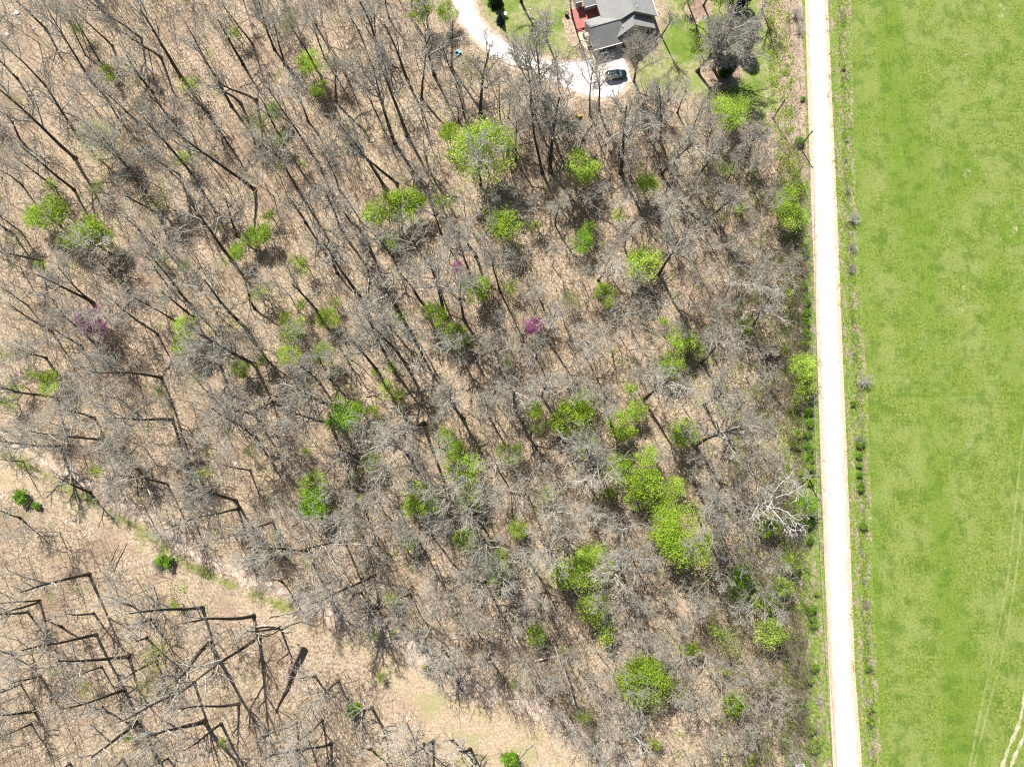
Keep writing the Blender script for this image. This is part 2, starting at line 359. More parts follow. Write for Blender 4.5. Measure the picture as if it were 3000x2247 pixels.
zone('dirt_path', [(1560, 215), (1650, 222), (1720, 275), (1690, 300), (1690, 355), (1655, 350), (1640, 290), (1625, 250), (1575, 245)], 0.04, M_DIRT, 0.4, 1.0, 'bare pinkish dirt spur below the driveway')
def f_dry(n):
    k = n.noise(1.3, 6, 0.8, stretch=(1, .6, 1)); return n.mix(n.step(k, 0.36, 0.62), (0.13, 0.09, 0.07), (0.42, 0.33, 0.26))
M_DRY = zone_mat('dry_stalks', f_dry, 1.0, 1.0, 'litter')
zone('dry_strip', [(2283, -60), (2328, -60), (2334, 100), (2340, 250), (2346, 420), (2345, 520), (2318, 520), (2322, 430), (2304, 330), (2308, 150), (2290, 60)], 0.055, M_DRY, 0.4, 1.5, 'dry brown stalks between the lawn and the road')
zone('pole_base', [(2250, 335), (2275, 335), (2282, 350), (2268, 362), (2248, 352)], 0.05, M_DIRT, 0.3, 0.5, 'bare earth ring round the utility pole')
C3 = 2.948
def c3(x0, y0, l): return [(x0+x/C3, y0+y/C3) for x, y in l]
track('tyre_track', c3(2250, 1125, [(2260, 100), (2200, 450), (2160, 830), (2120, 1200), (2075, 1650)])+c3(2250, 1685, [(2000, 400), (1960, 600), (1860, 1050), (1750, 1600), (1720, 1800)]), 0.55, 0.04, M_TRACK, 'left one of the paired faint wheel tracks in the field')
track('tyre_track', c3(2250, 1125, [(2260, 700), (2200, 1100), (2140, 1650)])+c3(2250, 1685, [(2040, 600), (1940, 1000), (1790, 1600), (1760, 1800)]), 0.55, 0.04, M_TRACK, 'right one of the paired faint wheel tracks in the field')
track('worn_track', c3(2250, 1685, [(2260, 800), (2200, 1130), (2160, 1300), (2080, 1480), (2020, 1657), (1960, 1850)]), 0.8, 0.05, M_TRACK2, 'worn bare wheel track in the bottom right corner')
track('worn_track', c3(2250, 1685, [(2300, 1150), (2211, 1380), (2130, 1560), (2095, 1657), (2030, 1850)]), 0.8, 0.05, M_TRACK2, 'shorter worn wheel track at the bottom right corner')
track('tyre_track', c3(2250, 1125, [(860, 105), (1100, 100), (1500, 90), (2000, 85), (2400, 85)]), 0.9, 0.04, M_TRACKD, 'faint line crossing the field from side to side')
for i, (x, y, rx, ry) in enumerate([(2835, 120, 12, 26), (2832, 205, 10, 45), (2830, 500, 16, 32), (2826, 880, 18, 46), (2832, 1300, 14, 40), (2930, 30, 22, 30), (2834, 1450, 6, 30), (2970, 650, 26, 40)]):
    pts = [(x+rx*(1+0.3*R.uniform(-1, 1))*math.cos(t), y+ry*(1+0.3*R.uniform(-1, 1))*math.sin(t)) for t in np.linspace(0, 2*math.pi, 11)[:-1]]
    zone('bare_patch', pts, 0.03+0.005*i, M_BARE, 0.4, 2.0)
# ------------------------------------------------------------------ plants
def rot_to(d, ang, az):
    a = Vector((0, 0, 1)) if abs(d.z) < 0.9 else Vector((1, 0, 0))
    u = d.cross(a).normalized(); v = d.cross(u)
    return (d*math.cos(ang)+(u*math.cos(az)+v*math.sin(az))*math.sin(ang)).normalized()
def grow(g, P, lvl, p, d, L, r, out, tips):
    q = P[lvl]; n = q['seg']; st = L/n; last = lvl == len(P)-1; r1 = r*q['taper']; az = g.uniform(0, 6.28)
    kids = [] if last else sorted((q['t0']+(1-q['t0'])*(i+g.random()*0.8)/q['kids']) for i in range(q['kids'])); ki = 0
    for i in range(n):
        d = (d+Vector((g.gauss(0, 1), g.gauss(0, 1), g.gauss(0, 1)))*q['wob']+Vector((0, 0, q['up']))).normalized()
        e = p+d*st; ra = r+(r1-r)*i/n; rb = r+(r1-r)*(i+1)/n; out[lvl].append((*p, *e, ra, rb))
        while ki < len(kids) and kids[ki] <= (i+1)/n:
            t = kids[ki]; k = p+d*st*(t*n-i); az += 2.4+g.uniform(-0.5, 0.5); nx = P[lvl+1]
            kl = L*q['kl']*(1-q['short']*(t-q['t0'])/(1-q['t0']))*g.uniform(0.7, 1.25)
            if lvl == 0: kl = q['klen']*(1-q['short']*(t-q['t0'])/(1-q['t0']))*g.uniform(0.65, 1.3)
            grow(g, P, lvl+1, k, rot_to(d, math.radians(q['ang']*g.uniform(0.7, 1.25)), az), kl, max(0.008, min(ra*0.75, r*q['kr'])), out, tips); ki += 1
        p = e
    if lvl >= len(P)-2: tips.append((*p,))
    if not last and lvl > 0: pass
def bare_params(t0=0.5, limbs=9, ll=5.0, ang=42, trunk_r=0.21, dens=1.0, tw=0.0165, curl=1.0):
    return [dict(seg=9, taper=0.28, t0=t0, kids=limbs, wob=0.035*curl, up=0.03, ang=ang, klen=ll, kl=0, short=0.45, kr=0.5),
            dict(seg=5, taper=0.4, t0=0.22, kids=int(7*dens), wob=0.13*curl, up=0.09, ang=40, kl=0.50, short=0.35, kr=0.5),
            dict(seg=4, taper=0.4, t0=0.15, kids=int(6*dens), wob=0.16*curl, up=0.07, ang=40, kl=0.52, short=0.3, kr=0.55),
            dict(seg=2, taper=0.6, t0=0.1, kids=int(5*dens), wob=0.18*curl, up=0.06, ang=38, kl=0.62, short=0.2, kr=0.7),
            dict(seg=1, taper=0.6, t0=0, kids=0, wob=0.1, up=0.05, ang=0, kl=0, short=0, kr=0)]
def make_bare(seed, L=17.5, r=0.21, tw=0.0165, **kw):
    g = random.Random(seed); P = bare_params(**kw); out = [[] for _ in P]; tips = []
    grow(g, P, 0, Vector((0, 0, -0.3)), Vector((g.uniform(-.05, .05), g.uniform(-.05, .05), 1)), L, r, out, tips)
    for l in (3, 4): out[l] = [(*s[:6], max(s[6]*0.8, tw), max(s[7]*0.8, tw*0.8)) for s in out[l]]
    A = tubes(out[0], 7); B = tubes(out[1], 5); C = tubes(out[2]+out[3]+out[4], 3)
    flare = tubes([(0, 0, -0.3, 0, 0, 0.5, r*1.7, r*1.1)], 7)
    def cat(*T):
        V, Q, o = [], [], 0
        for v, q in T: V.append(v); Q.append(q+o); o += len(v)
        return np.concatenate(V), np.concatenate(Q)
    top = max(s[5] for s in out[0]); R_ = np.percentile(np.hypot(np.array(out[3])[:, 3], np.array(out[3])[:, 4]), 92)
    return dict(tv=cat(A, flare), cv=cat(B, C), H=top+1.0, R=float(R_), segs=out)
def meshes(T, nm, mt, mc):
    T['trunk'] = mesh_from(nm+'_trunk', *T['tv'], mt, smooth=True); T['crown'] = mesh_from(nm+'_crown', *T['cv'], mc)
    return T
FOREST = [meshes(make_bare(100+i, L=17+R.uniform(-1, 1), r=[.30, .24, .34, .27, .36, .24, .29, .33][i], t0=[.45, .52, .38, .58, .48, .42, .55, .5][i], limbs=[9, 8, 11, 7, 10, 9, 8, 9][i], ll=[7.4, 6.6, 6.4, 7.6, 6.8, 8.0, 6.0, 7.2][i],
                           ang=[40, 36, 46, 34, 42, 48, 34, 40][i], dens=.87, tw=.02, curl=[1, 1.2, 1, .8, 1.3, 1.1, 1, 1.5][i]), 'bare_tree', M_BARK, M_TWIG) for i in range(8)]
SPARSE = [meshes(make_bare(150+i, L=18.5, r=[.33, .38, .30, .36][i], t0=[.45, .55, .5, .6][i], limbs=[7, 6, 8, 6][i], ll=[7.5, 6.8, 7.0, 6.0][i], ang=[38, 34, 44, 36][i], dens=.62, tw=.02, curl=1.1), 'bare_tree', M_BARK, M_TWIG) for i in range(4)]
PALE = [meshes(make_bare(200+i, L=15, r=0.27, t0=.3, limbs=9, ll=7.4, ang=58, curl=1.6, tw=0.028, dens=.72), 'pale_tree', M_PALEBARK, M_PALETWIG) for i in range(3)]
PALEF = [meshes(make_bare(230+i, L=17, r=0.17, t0=.45, limbs=10, ll=7.0, ang=50, curl=1.2, tw=0.024, dens=.75), 'pale_forest_tree', M_PALEBARK, M_PALETWIG) for i in range(2)]
BROAD = [meshes(make_bare(300+i, L=[13, 14][i], r=0.26, t0=.28, limbs=15, ll=6.2, ang=40, dens=1.25, curl=.9, tw=0.018), 'broad_tree', M_BARK, M_TWIG) for i in range(2)]
SNAG = []
for i in range(2):
    g = random.Random(900+i); out = [[] for _ in range(3)]
    P = [dict(seg=8, taper=0.5, t0=.5, kids=1, wob=0.03, up=0.02, ang=60, klen=1.6, kl=0, short=.4, kr=.3), dict(seg=2, taper=.5, t0=.3, kids=2, wob=.2, up=.05, ang=40, kl=.5, short=.3, kr=.6), dict(seg=1, taper=.5, t0=0, kids=0, wob=.1, up=0, ang=0, kl=0, short=0, kr=0)]
    P[1]['kids'] = 1
    grow(g, P, 0, Vector((0, 0, -.3)), Vector((0, 0, 1)), 12, 0.17, out, [])
    v = tubes(out[0], 7); c = tubes(out[1]+out[2], 4); SNAG.append(dict(tv=v, cv=c, H=12., R=1.5)); meshes(SNAG[-1], 'snag', M_BARK, M_BARK)

# ---- where everything stands, read off the photo
SC12 = 750/1270.0; SC22 = 750/2211.0
BT = []    # (base px, top px, kind)
def tr(x0, y0, s, rows, kind='f'):
    for r_ in rows:
        k = r_[4] if len(r_) > 4 else kind
        BT.append((x0+r_[0]*s, y0+r_[1]*s, x0+r_[2]*s, y0+r_[3]*s, k))
tr(0, 0, SC22, [(1570, 680, 1000, 20), (860, 530, 660, 60), (800, 720, 300, 40), (150, 680, -60, 440), (400, 750, 0, 270), (690, 1200, 330, 700), (650, 1370, 0, 760), (640, 1640, 100, 1300), (480, 1620, 130, 1400),
    (190, 1600, -60, 1390), (1250, 1650, 870, 1130), (1660, 1500, 1150, 900), (1550, 1510, 1180, 1220), (1560, 1570, 1350, 1300), (2000, 920, 1590, 100), (2200, 1640, 1450, 760), (2210, 870, 1860, 530), (2000, 1290, 1950, 1040),
    (740, 480, 560, 60), (1390, 500, 1000, 250), (1050, 1060, 760, 680), (1190, 1060, 900, 760), (210, 1250, 0, 1100), (1280, 420, 980, 240), (1220, 330, 700, 0), (2180, 380, 1950, 50), (1130, 1450, 820, 1130), (400, 260, 300, 0),
    (970, 400, 740, 30), (2080, 900, 1850, 560), (1520, 1080, 1300, 760), (1320, 800, 1000, 500), (1820, 1000, 1600, 700), (2100, 560, 1900, 200)])
tr(750, 0, SC22, [(160, 430, 10, 0), (560, 660, 220, 100), (600, 520, 410, 130), (885, 270, 820, 60), (1060, 420, 960, 0), (1030, 400, 1010, 60), (1200, 1240, 830, 400), (1310, 1180, 1010, 350), (1310, 700, 1180, 200), (1430, 860, 1390, 440),
    (1690, 590, 1680, 90), (1540, 650, 1410, 280), (1820, 1060, 1640, 660), (1750, 1050, 1740, 820), (1940, 990, 1900, 480), (2110, 1070, 2130, 680), (2180, 1020, 2190, 770), (220, 1220, 0, 760), (540, 1420, 130, 660), (370, 1650, 0, 1130),
    (720, 1640, 570, 1230), (1130, 1640, 780, 980), (1220, 1590, 940, 1180), (1940, 1600, 1920, 1300), (250, 560, 80, 150), (800, 700, 690, 470), (700, 900, 620, 600), (450, 1050, 300, 700), (1500, 1480, 1380, 1200), (520, 220, 400, 0), (950, 240, 880, 0),
    (1150, 160, 1130, 0), (1490, 260, 1480, 40), (1340, 150, 1320, 0), (1760, 760, 1640, 440), (1050, 1000, 950, 750)])
tr(1500, 0, SC12, [(150, 860, 10, 430), (190, 850, 150, 380), (175, 610, 165, 250), (110, 570, 70, 250), (20, 800, 40, 620), (330, 760, 352, 620), (385, 570, 380, 330), (435, 560, 442, 350), (605, 405, 642, 190, 'B'), (920, 355, 1080, 90, 'B'),
    (1000, 345, 1090, 160, 'B'), (735, 700, 780, 440), (885, 670, 960, 500), (670, 670, 692, 570), (540, 860, 580, 570), (530, 770, 560, 640), (740, 870, 890, 710), (890, 930, 1030, 730), (640, 620, 655, 450), (1240, 50, 1262, -10), (740, 180, 790, 90),
    (870, 10, 880, -90), (950, 30, 980, -90), (300, 90, 300, -20), (170, 200, 170, 60), (45, 10, 20, -80), (80, 300, 60, 200), (1070, 890, 1130, 760), (960, 800, 1010, 660), (1150, 750, 1220, 640), (820, 560, 850, 460), (580, 880, 600, 770), (1160, 880, 1240, 770)])
tr(0, 562, SC22, [(185, 350, 0, 80), (120, 370, -20, 200), (810, 960, 470, 620), (790, 950, 360, 690), (360, 600, 0, 470), (450, 1210, 0, 1000), (800, 1290, 460, 850), (240, 980, 0, 850), (1370, 190, 1000, 20), (1600, 930, 1200, 400), (1520, 1120, 1190, 860),
    (1360, 1230, 1010, 970), (2000, 590, 1640, 140), (1440, 800, 1180, 540), (2200, 1010, 1980, 730), (2140, 1200, 1660, 820), (2200, 1490, 1740, 1220), (1680, 1090, 1400, 780), (990, 560, 700, 330), (700, 1330, 520, 1130), (1480, 560, 1260, 320),
    (1100, 850, 880, 640), (2050, 380, 1900, 120), (560, 330, 420, 140), (400, 1440, 180, 1360), (1900, 1500, 1640, 1340), (1350, 480, 1150, 300)])
tr(0, 1000, SC12, [(280, 280, -10, 200), (800, 180, 440, 120), (855, 388, 560, 385), (510, 490, 130, 430), (300, 520, -20, 500), (830, 705, 560, 680), (1170, 790, 870, 710), (1270, 370, 1100, 300), (1270, 480, 1040, 340), (1030, 250, 860, 180, 'P'),
    (960, 640, 890, 480, 'f'), (118, 597, -120, 588, 'S'), (690, 640, 810, 520), (100, 875, -40, 850), (230, 82, 100, 40), (450, 750, 240, 690), (470, 380, 280, 330), (1190, 120, 1080, 40), (640, 560, 480, 520), (1180, 830, 1000, 850), (960, 880, 810, 905), (1240, 640, 1120, 600)])
tr(0, 1685, SC22, [(345, 215, -60, 245), (345, 230, -60, 360), (240, 315, -20, 400), (830, 510, 80, 745), (1110, 700, 520, 810), (880, 790, 560, 900), (90, 670, -100, 740), (180, 940, -60, 1030), (300, 1170, -60, 1290), (270, 1280, -60, 1460), (1080, 990, 420, 1260),
    (880, 1140, 660, 1250), (1200, 1260, 700, 1690), (1680, 930, 1080, 1290), (1810, 590, 1200, 920), (2190, 350, 1720, 520), (2240, 530, 1500, 960), (1350, 740, 1030, 840), (1770, 1260, 1180, 1660), (1910, 1280, 1500, 1600), (2060, 1110, 1580, 1220),
    (1060, 1590, 900, 1690), (1750, 280, 1130, 290), (770, -10, 90, 85), (810, 330, 640, 370), (350, 870, 120, 960), (600, 1620, 300, 1760), (1300, 380, 1100, 420), (1270, 540, 1100, 610), (1450, 1580, 1250, 1720), (530, 440, 330, 500), (1160, 270, 900, 220), (2100, 1640, 1950, 1750)])
tr(750, 1685, SC22, [(1020, 0, 460, 240), (1330, 160, 1220, 270), (210, 450, -60, 540), (510, 870, 400, 960), (710, 910, 420, 1090), (1300, 1270, 1080, 1160, 'P'), (650, 1450, 480, 1620), (1530, 1430, 1260, 1540), (570, 1250, 380, 1460), (350, 1270, 130, 1450), (1000, 1140, 880, 1250),
    (450, 1420, 290, 1650, 'P'), (1400, 560, 1340, 560), (1610, 630, 1560, 640), (1850, 410, 1830, 420), (910, 150, 800, 180), (230, 60, 60, 0), (2010, 700, 1930, 640), (1700, 850, 1620, 760), (1250, 400, 1230, 330), (1050, 280, 960, 270), (620, 130, 420, 190), (1980, 60, 1900, 60), (2180, 60, 2150, 40),
    (1000, 1500, 900, 1620), (1700, 1420, 1660, 1480), (1850, 1500, 1800, 1580), (1450, 1450, 1400, 1530), (350, 1500, 200, 1640), (2080, 330, 2090, 320), (1720, 180, 1700, 170), (1530, 320, 1450, 350)])
tr(1500, 1685, SC22, [(480, 590, 480, 590), (160, 740, 130, 740), (1090, 1380, 1080, 1440, 'w'), (1010, 190, 1010, 170), (1690, 1530, 1720, 1530), (240, 250, 220, 240), (1870, 340, 1940, 360, 'q'), (20, 290, 0, 260), (640, 800, 660, 800), (300, 1110, 270, 980), (820, 1000, 830, 1020), (720, 640, 760, 660), (1290, 780, 1310, 780),
    (450, 1120, 430, 1020), (900, 900, 920, 920), (1700, 850, 1780, 830), (1600, 1000, 1680, 960), (2060, 100, 2120, 60), (2100, 1000, 2180, 980), (1280, 120, 1330, 80), (1300, 420, 1340, 430), (1550, 600, 1600, 560), (1980, 700, 2050, 740), (1480, 960, 1520, 970), (700, 240, 730, 220), (1090, 420, 1120, 400)])
tr(1500, 1125, SC22, [(130, 960, 100, 910, 'q'), (480, 620, 470, 560, 'q'), (690, 1200, 590, 1090), (340, 1130, 350, 1070), (950, 1260, 930, 1200, 'q'), (810, 230, 830, 160), (1130, 140, 1420, 20), (1660, 180, 1850, 80), (1570, 520, 1950, 500), (1570, 850, 1900, 980), (2010, 1030, 2280, 980, 'w'), (980, 1410, 1180, 1390, 'q'),
    (1680, 710, 1800, 690), (1560, 1050, 1800, 1180), (2080, 1480, 2150, 1420), (40, 230, 0, 100), (250, 90, 230, 0), (760, 760, 740, 700), (480, 40, 480, 0), (680, 640, 720, 600), (1400, 480, 1480, 540), (1450, 1320, 1550, 1300), (330, 1450, 330, 1420), (1800, 1280, 1920, 1250), (140, 1520, 150, 1500), (2000, 640, 2120, 620), (1250, 690, 1320, 560),
    (2010, 300, 2120, 260), (920, 1560, 960, 1530), (1700, 1560, 1800, 1530)])
tr(750, 1125, SC22, [(700, 200, 200, 100), (1450, 340, 1120, 420), (1310, 600, 1040, 420), (910, 1000, 780, 1160), (770, 1360, 430, 1440), (1400, 1350, 1240, 1340), (1540, 1340, 1540, 1300), (2020, 300, 1970, 220), (1800, 300, 1600, -20), (150, 1190, -60, 1260), (450, 1440, -20, 1400), (640, 330, 350, 260), (860, 1190, 700, 1220), (1440, 800, 1330, 690), (1090, 1090, 1130, 900, 'q'),
    (400, 620, 260, 560), (320, 1010, 380, 1000), (1640, 560, 1600, 500), (870, 650, 730, 570), (1700, 180, 1660, 20), (2080, 720, 2050, 700), (1890, 1120, 1850, 1080), (1160, 1150, 1060, 1170), (600, 780, 480, 760), (1280, 1200, 1200, 1220), (30, 290, -40, 180), (1970, 1350, 1930, 1320), (700, 900, 560, 850), (1150, 800, 1050, 760), (1700, 930, 1640, 900), (1560, 1550, 1500, 1540), (1080, 1560, 960, 1570)])
tr(750, 562, SC22, [(430, 270, 280, 0), (750, 350, 500, -20), (910, 350, 740, 0), (890, 900, 470, 370), (970, 940, 770, 600), (1230, 1050, 1000, 600), (1640, 1090, 1380, 590), (1530, 680, 1310, 370), (1860, 740, 1750, 420), (2110, 870, 1980, 480), (1800, 1110, 1720, 860), (1190, 1540, 850, 1050), (1300, 1500, 980, 1080), (1040, 1530, 770, 1260), (550, 1050, 260, 710),
    (550, 1650, 360, 1470), (430, 1310, 310, 1180), (1540, 1540, 1370, 1170, 'q'), (2110, 1550, 1980, 1100), (60, 1400, -40, 1240), (1010, 560, 880, 360), (1180, 560, 1060, 330), (240, 1040, 100, 960), (700, 700, 560, 480), (1900, 560, 1820, 330), (1600, 360, 1540, 160), (2100, 360, 2060, 190), (620, 1600, 540, 1380), (960, 380, 1000, 200), (1750, 1400, 1690, 1260), (300, 900, 160, 740), (1480, 1010, 1370, 800)])
tr(1500, 562, SC12, [(215, 170, 230, 60), (510, 110, 525, 0), (720, 150, 795, 10), (780, 140, 880, 60), (970, 140, 1085, 0), (730, 410, 850, 210), (430, 440, 465, 360), (345, 440, 340, 370), (560, 290, 570, 170), (940, 850, 1060, 730), (170, 730, 195, 630), (1100, 540, 1240, 410), (1170, 700, 1275, 560), (600, 940, 640, 900), (600, 800, 640, 760), (720, 600, 700, 570), (500, 800, 480, 730, 'q'),
    (900, 350, 910, 290), (1070, 400, 1130, 330), (40, 420, 50, 380), (1200, 160, 1260, 100), (880, 520, 950, 450), (1000, 620, 1060, 560), (330, 760, 330, 670, 'q'), (120, 830, 110, 760), (90, 560, 70, 520), (830, 730, 860, 700), (1000, 300, 1060, 240), (640, 470, 660, 420), (400, 830, 400, 800, 'q'), (260, 660, 250, 620), (1040, 860, 1110, 800), (1160, 920, 1230, 870), (150, 560, 140, 480), (680, 900, 720, 860), (860, 620, 900, 580)])

GT = [(508,70,15,'g'),(663,135,27,'y'),(690,195,20,'g'),(715,142,26,'p'),(622,42,26,'p'),(905,10,30,'g'),(958,22,22,'g'),(230,150,12,'g'),(232,168,13,'g'),(552,262,30,'p'),(590,245,20,'g'),(605,300,16,'g'),(1045,312,62,'y'),(965,282,22,'g'),(1268,360,34,'y'),
 (1232,266,18,'d'),(1010,148,32,'p'),(1578,245,40,'y'),(1578,365,17,'g'),(1398,400,24,'g'),(1700,445,30,'g'),(1712,480,25,'y'),(1385,566,36,'y'),(1422,572,18,'y'),(1268,527,22,'b'),(1276,490,17,'b'),(1300,632,24,'g'),(1237,640,20,'p'),(1090,485,34,'g'),(1055,455,14,'g'),
 (865,435,34,'g'),(895,440,24,'g'),(830,425,14,'g'),(805,462,28,'y'),(835,502,14,'g'),(952,440,18,'y'),(1160,490,13,'g'),(655,570,18,'g'),(572,500,24,'g'),(582,466,13,'g'),(512,545,20,'g'),(545,522,20,'y'),(400,572,11,'g'),(345,430,30,'p'),(108,448,36,'g'),
 (84,470,22,'y'),(195,500,34,'g'),(220,512,24,'g'),(150,520,22,'g'),(30,520,18,'p'),(212,296,42,'w'),(210,405,20,'p'),(400,705,24,'y'),(402,750,24,'g'),(636,712,26,'g'),(618,690,14,'g'),(700,690,22,'g'),(698,755,24,'g'),(625,765,25,'y'),(650,660,13,'g'),
 (715,655,12,'y'),(520,800,19,'g'),(566,780,13,'g'),(1038,618,30,'g'),(1098,625,15,'g'),(935,680,27,'g'),(975,715,24,'g'),(1000,738,15,'g'),(868,685,14,'g'),(832,838,18,'y'),(865,855,14,'g'),(808,806,8,'g'),(745,908,32,'b'),(768,882,18,'g'),(798,890,13,'g'),
 (652,970,10,'g'),(800,1000,21,'g'),(762,1028,12,'g'),(672,1040,26,'y'),(678,1083,31,'b'),(932,1072,34,'y'),(890,1092,22,'g'),(1015,1080,26,'y'),(1002,1005,34,'g'),(985,968,24,'g'),(962,940,20,'g'),(1108,982,24,'g'),(1018,1160,25,'g'),(1115,1147,20,'y'),
 (1083,1225,27,'g'),(1065,1245,16,'g'),(1212,1240,28,'y'),(1270,1218,42,'y'),(1160,888,20,'g'),(1240,898,38,'g'),(1208,918,20,'y'),(1265,868,20,'g'),(1270,965,23,'g'),(1345,932,28,'g'),(1368,888,22,'y'),(1480,937,29,'g'),(1403,978,22,'y'),(1345,1005,28,'g'),
 (1400,1035,34,'g'),(1385,1075,22,'y'),(1455,1050,22,'y'),(1425,1082,24,'g'),(1438,1118,26,'g'),(1470,1162,56,'g'),(1416,1155,18,'g'),(1315,1068,14,'g'),(1365,845,14,'y'),(1450,785,26,'g'),(1478,735,28,'y'),(1508,750,14,'g'),(1602,702,19,'g'),(1618,722,12,'g'),(1465,706,12,'w'),
 (1640,850,20,'p'),(1590,895,14,'g'),(1654,905,16,'p'),(1735,790,25,'y'),(1734,820,20,'y'),(1732,850,16,'g'),(1285,1322,30,'g'),(1160,1365,21,'g'),(1392,1452,46,'g'),(1375,1490,24,'y'),(1456,1492,26,'w'),(1490,1405,18,'g'),(1588,1520,23,'g'),(1590,1252,26,'b'),
 (1600,1285,18,'b'),(1690,1265,19,'g'),(1670,1305,17,'g'),(1667,1360,27,'y'),(1713,1212,19,'y'),(1715,1105,19,'y'),(1742,1090,20,'b'),(1740,1118,13,'b'),(1662,1132,22,'g'),(1548,1372,15,'g'),(1575,1385,28,'p'),(50,1070,14,'b'),(80,1092,8,'b'),(355,1215,14,'b'),
 (100,820,24,'y'),(20,762,20,'p'),(32,835,16,'g'),(10,870,16,'g'),(212,1012,13,'y'),(755,1540,13,'b'),(1106,1640,15,'b'),(822,1462,9,'g'),(1480,0,12,'g'),(330,1420,28,'p'),(318,1480,22,'p'),(182,1480,18,'p'),(345,1700,18,'g'),(1620,1640,10,'g'),(120,1440,14,'p'),(1240,655,13,'p'),(270,1595,8,'g'),(380,1310,11,'g'),(1265,890,14,'g'),(1690,1600,12,'p'),(1600,1000,12,'p'),(1185,1065,14,'g'),(480,1600,9,'g'),(925,1446,8,'b')]
_r = random.Random(31)
for _ in range(95):
    _x, _y = _r.uniform(10, 1700), _r.uniform(30, 1640)
    if (_y > 1000+_x*.45 and _x < 1300) or (_y < 170 and _x > 860) or (_x > 1150 and _y < 300): continue
    GT.append((round(_x), round(_y), _r.choice([7, 9, 11, 14, 18]), _r.choice('ppyygp')))
def in_forest(x, y):
    """photo px -> inside wooded ground"""
    if y < 420:
        if x > 1200 and y < 30+(x-1200)*0.95 and x < 1500: return False
        if x > 1480 and y < 260: return False
        if 1640 < x < 1700 and y < 350: return False
        if x > 1760 and y < 330: return False
        if x > 2080 and y < 440: return False
    if x > VLx(y)-10: return False
    X, Y = x/S22, y/S22
    # clearing and trail
    cl = [(-60, 950), (100, 975), (200, 1045), (290, 1100), (400, 1180), (560, 1270), (700, 1330), (860, 1410), (1000, 1475), (1150, 1545), (1260, 1600), (1340, 1680)]
    cb = [(-60, 1080), (60, 1085), (180, 1130), (300, 1200), (420, 1270), (560, 1340), (690, 1390), (780, 1440), (880, 1540), (960, 1640), (1040, 1740)]
    t = np.interp(X, *zip(*cl)); b = np.interp(X, *zip(*cb))
    if X < 1340 and t-6 < Y < b+6 and X < 1300: return False
    return True
def VLx(y): return float(np.interp(y, [p[1] for p in VL], [p[0] for p in VL]))

def solve_height(B, tx, ty, lo=9, hi=25):
    best = None
    for h in np.arange(lo, hi, 0.5):
        q = proj(B.x, B.y, h); e = math.hypot(q[0]-tx, q[1]-ty)
        if best is None or e < best[0]: best = (e, h)
    return best[1]
placed = []   # world x, y
BARE = []     # dict per tree
for bx, by, tx, ty, k in BT:
    B = at(bx, by); d = math.hypot(tx-bx, ty-by)
    rn = math.hypot(bx-1560, by-1420)
    h = solve_height(B, tx, ty) if rn > 350 else R.uniform(14, 21)
    if k == 'B': h = max(13, min(h, 18))
    h = max(h, 11)
    T = at(tx, ty, h); lean = T.xy-B.xy; m = lean.length; cap = 0.22*h
    if m > cap: lean = lean*(cap/m)
    BARE.append(dict(B=B, h=h, lean=lean, k=k)); placed.append((B.x, B.y))
print('traced bare', len(BARE))
GREENS = [(*at(g_[0]*S22, g_[1]*S22, 6.0)[:2], g_[2]*S22/13.6) for g_ in GT]
# fill the wood with the trees between the traced ones
tries = 0; NB = 300
while len(BARE) < NB and tries < 60000:
    tries += 1; x, y = R.uniform(-40, 2340), R.uniform(-60, 2290)
    if not in_forest(x, y): continue
    B = at(x, y); md = min((B.x-a)**2+(B.y-b)**2 for a, b in placed)
    if md < 36 or x > VLx(y)-55 or min((B.x-a)**2+(B.y-b)**2-(rr+2.5)**2 for a, b, rr in GREENS) < 0: continue
    h = R.uniform(11, 17) if x > 1800 else R.uniform(13, 20)
    if R.random() > (1 if x > 1500 else .35): continue
    BARE.append(dict(B=B, h=h, lean=Vector((R.gauss(0, .8), R.gauss(0, .8))), k='f')); placed.append((B.x, B.y))
BARE.sort(key=lambda t: -(t['h']+(100 if t['k'] != 'f' else 0))); REST = BARE[300:]; BARE = BARE[:300]
print('bare', len(BARE), len(REST)); open('/workdir/t/n.txt','w').write(str(len(BT))) if False else None

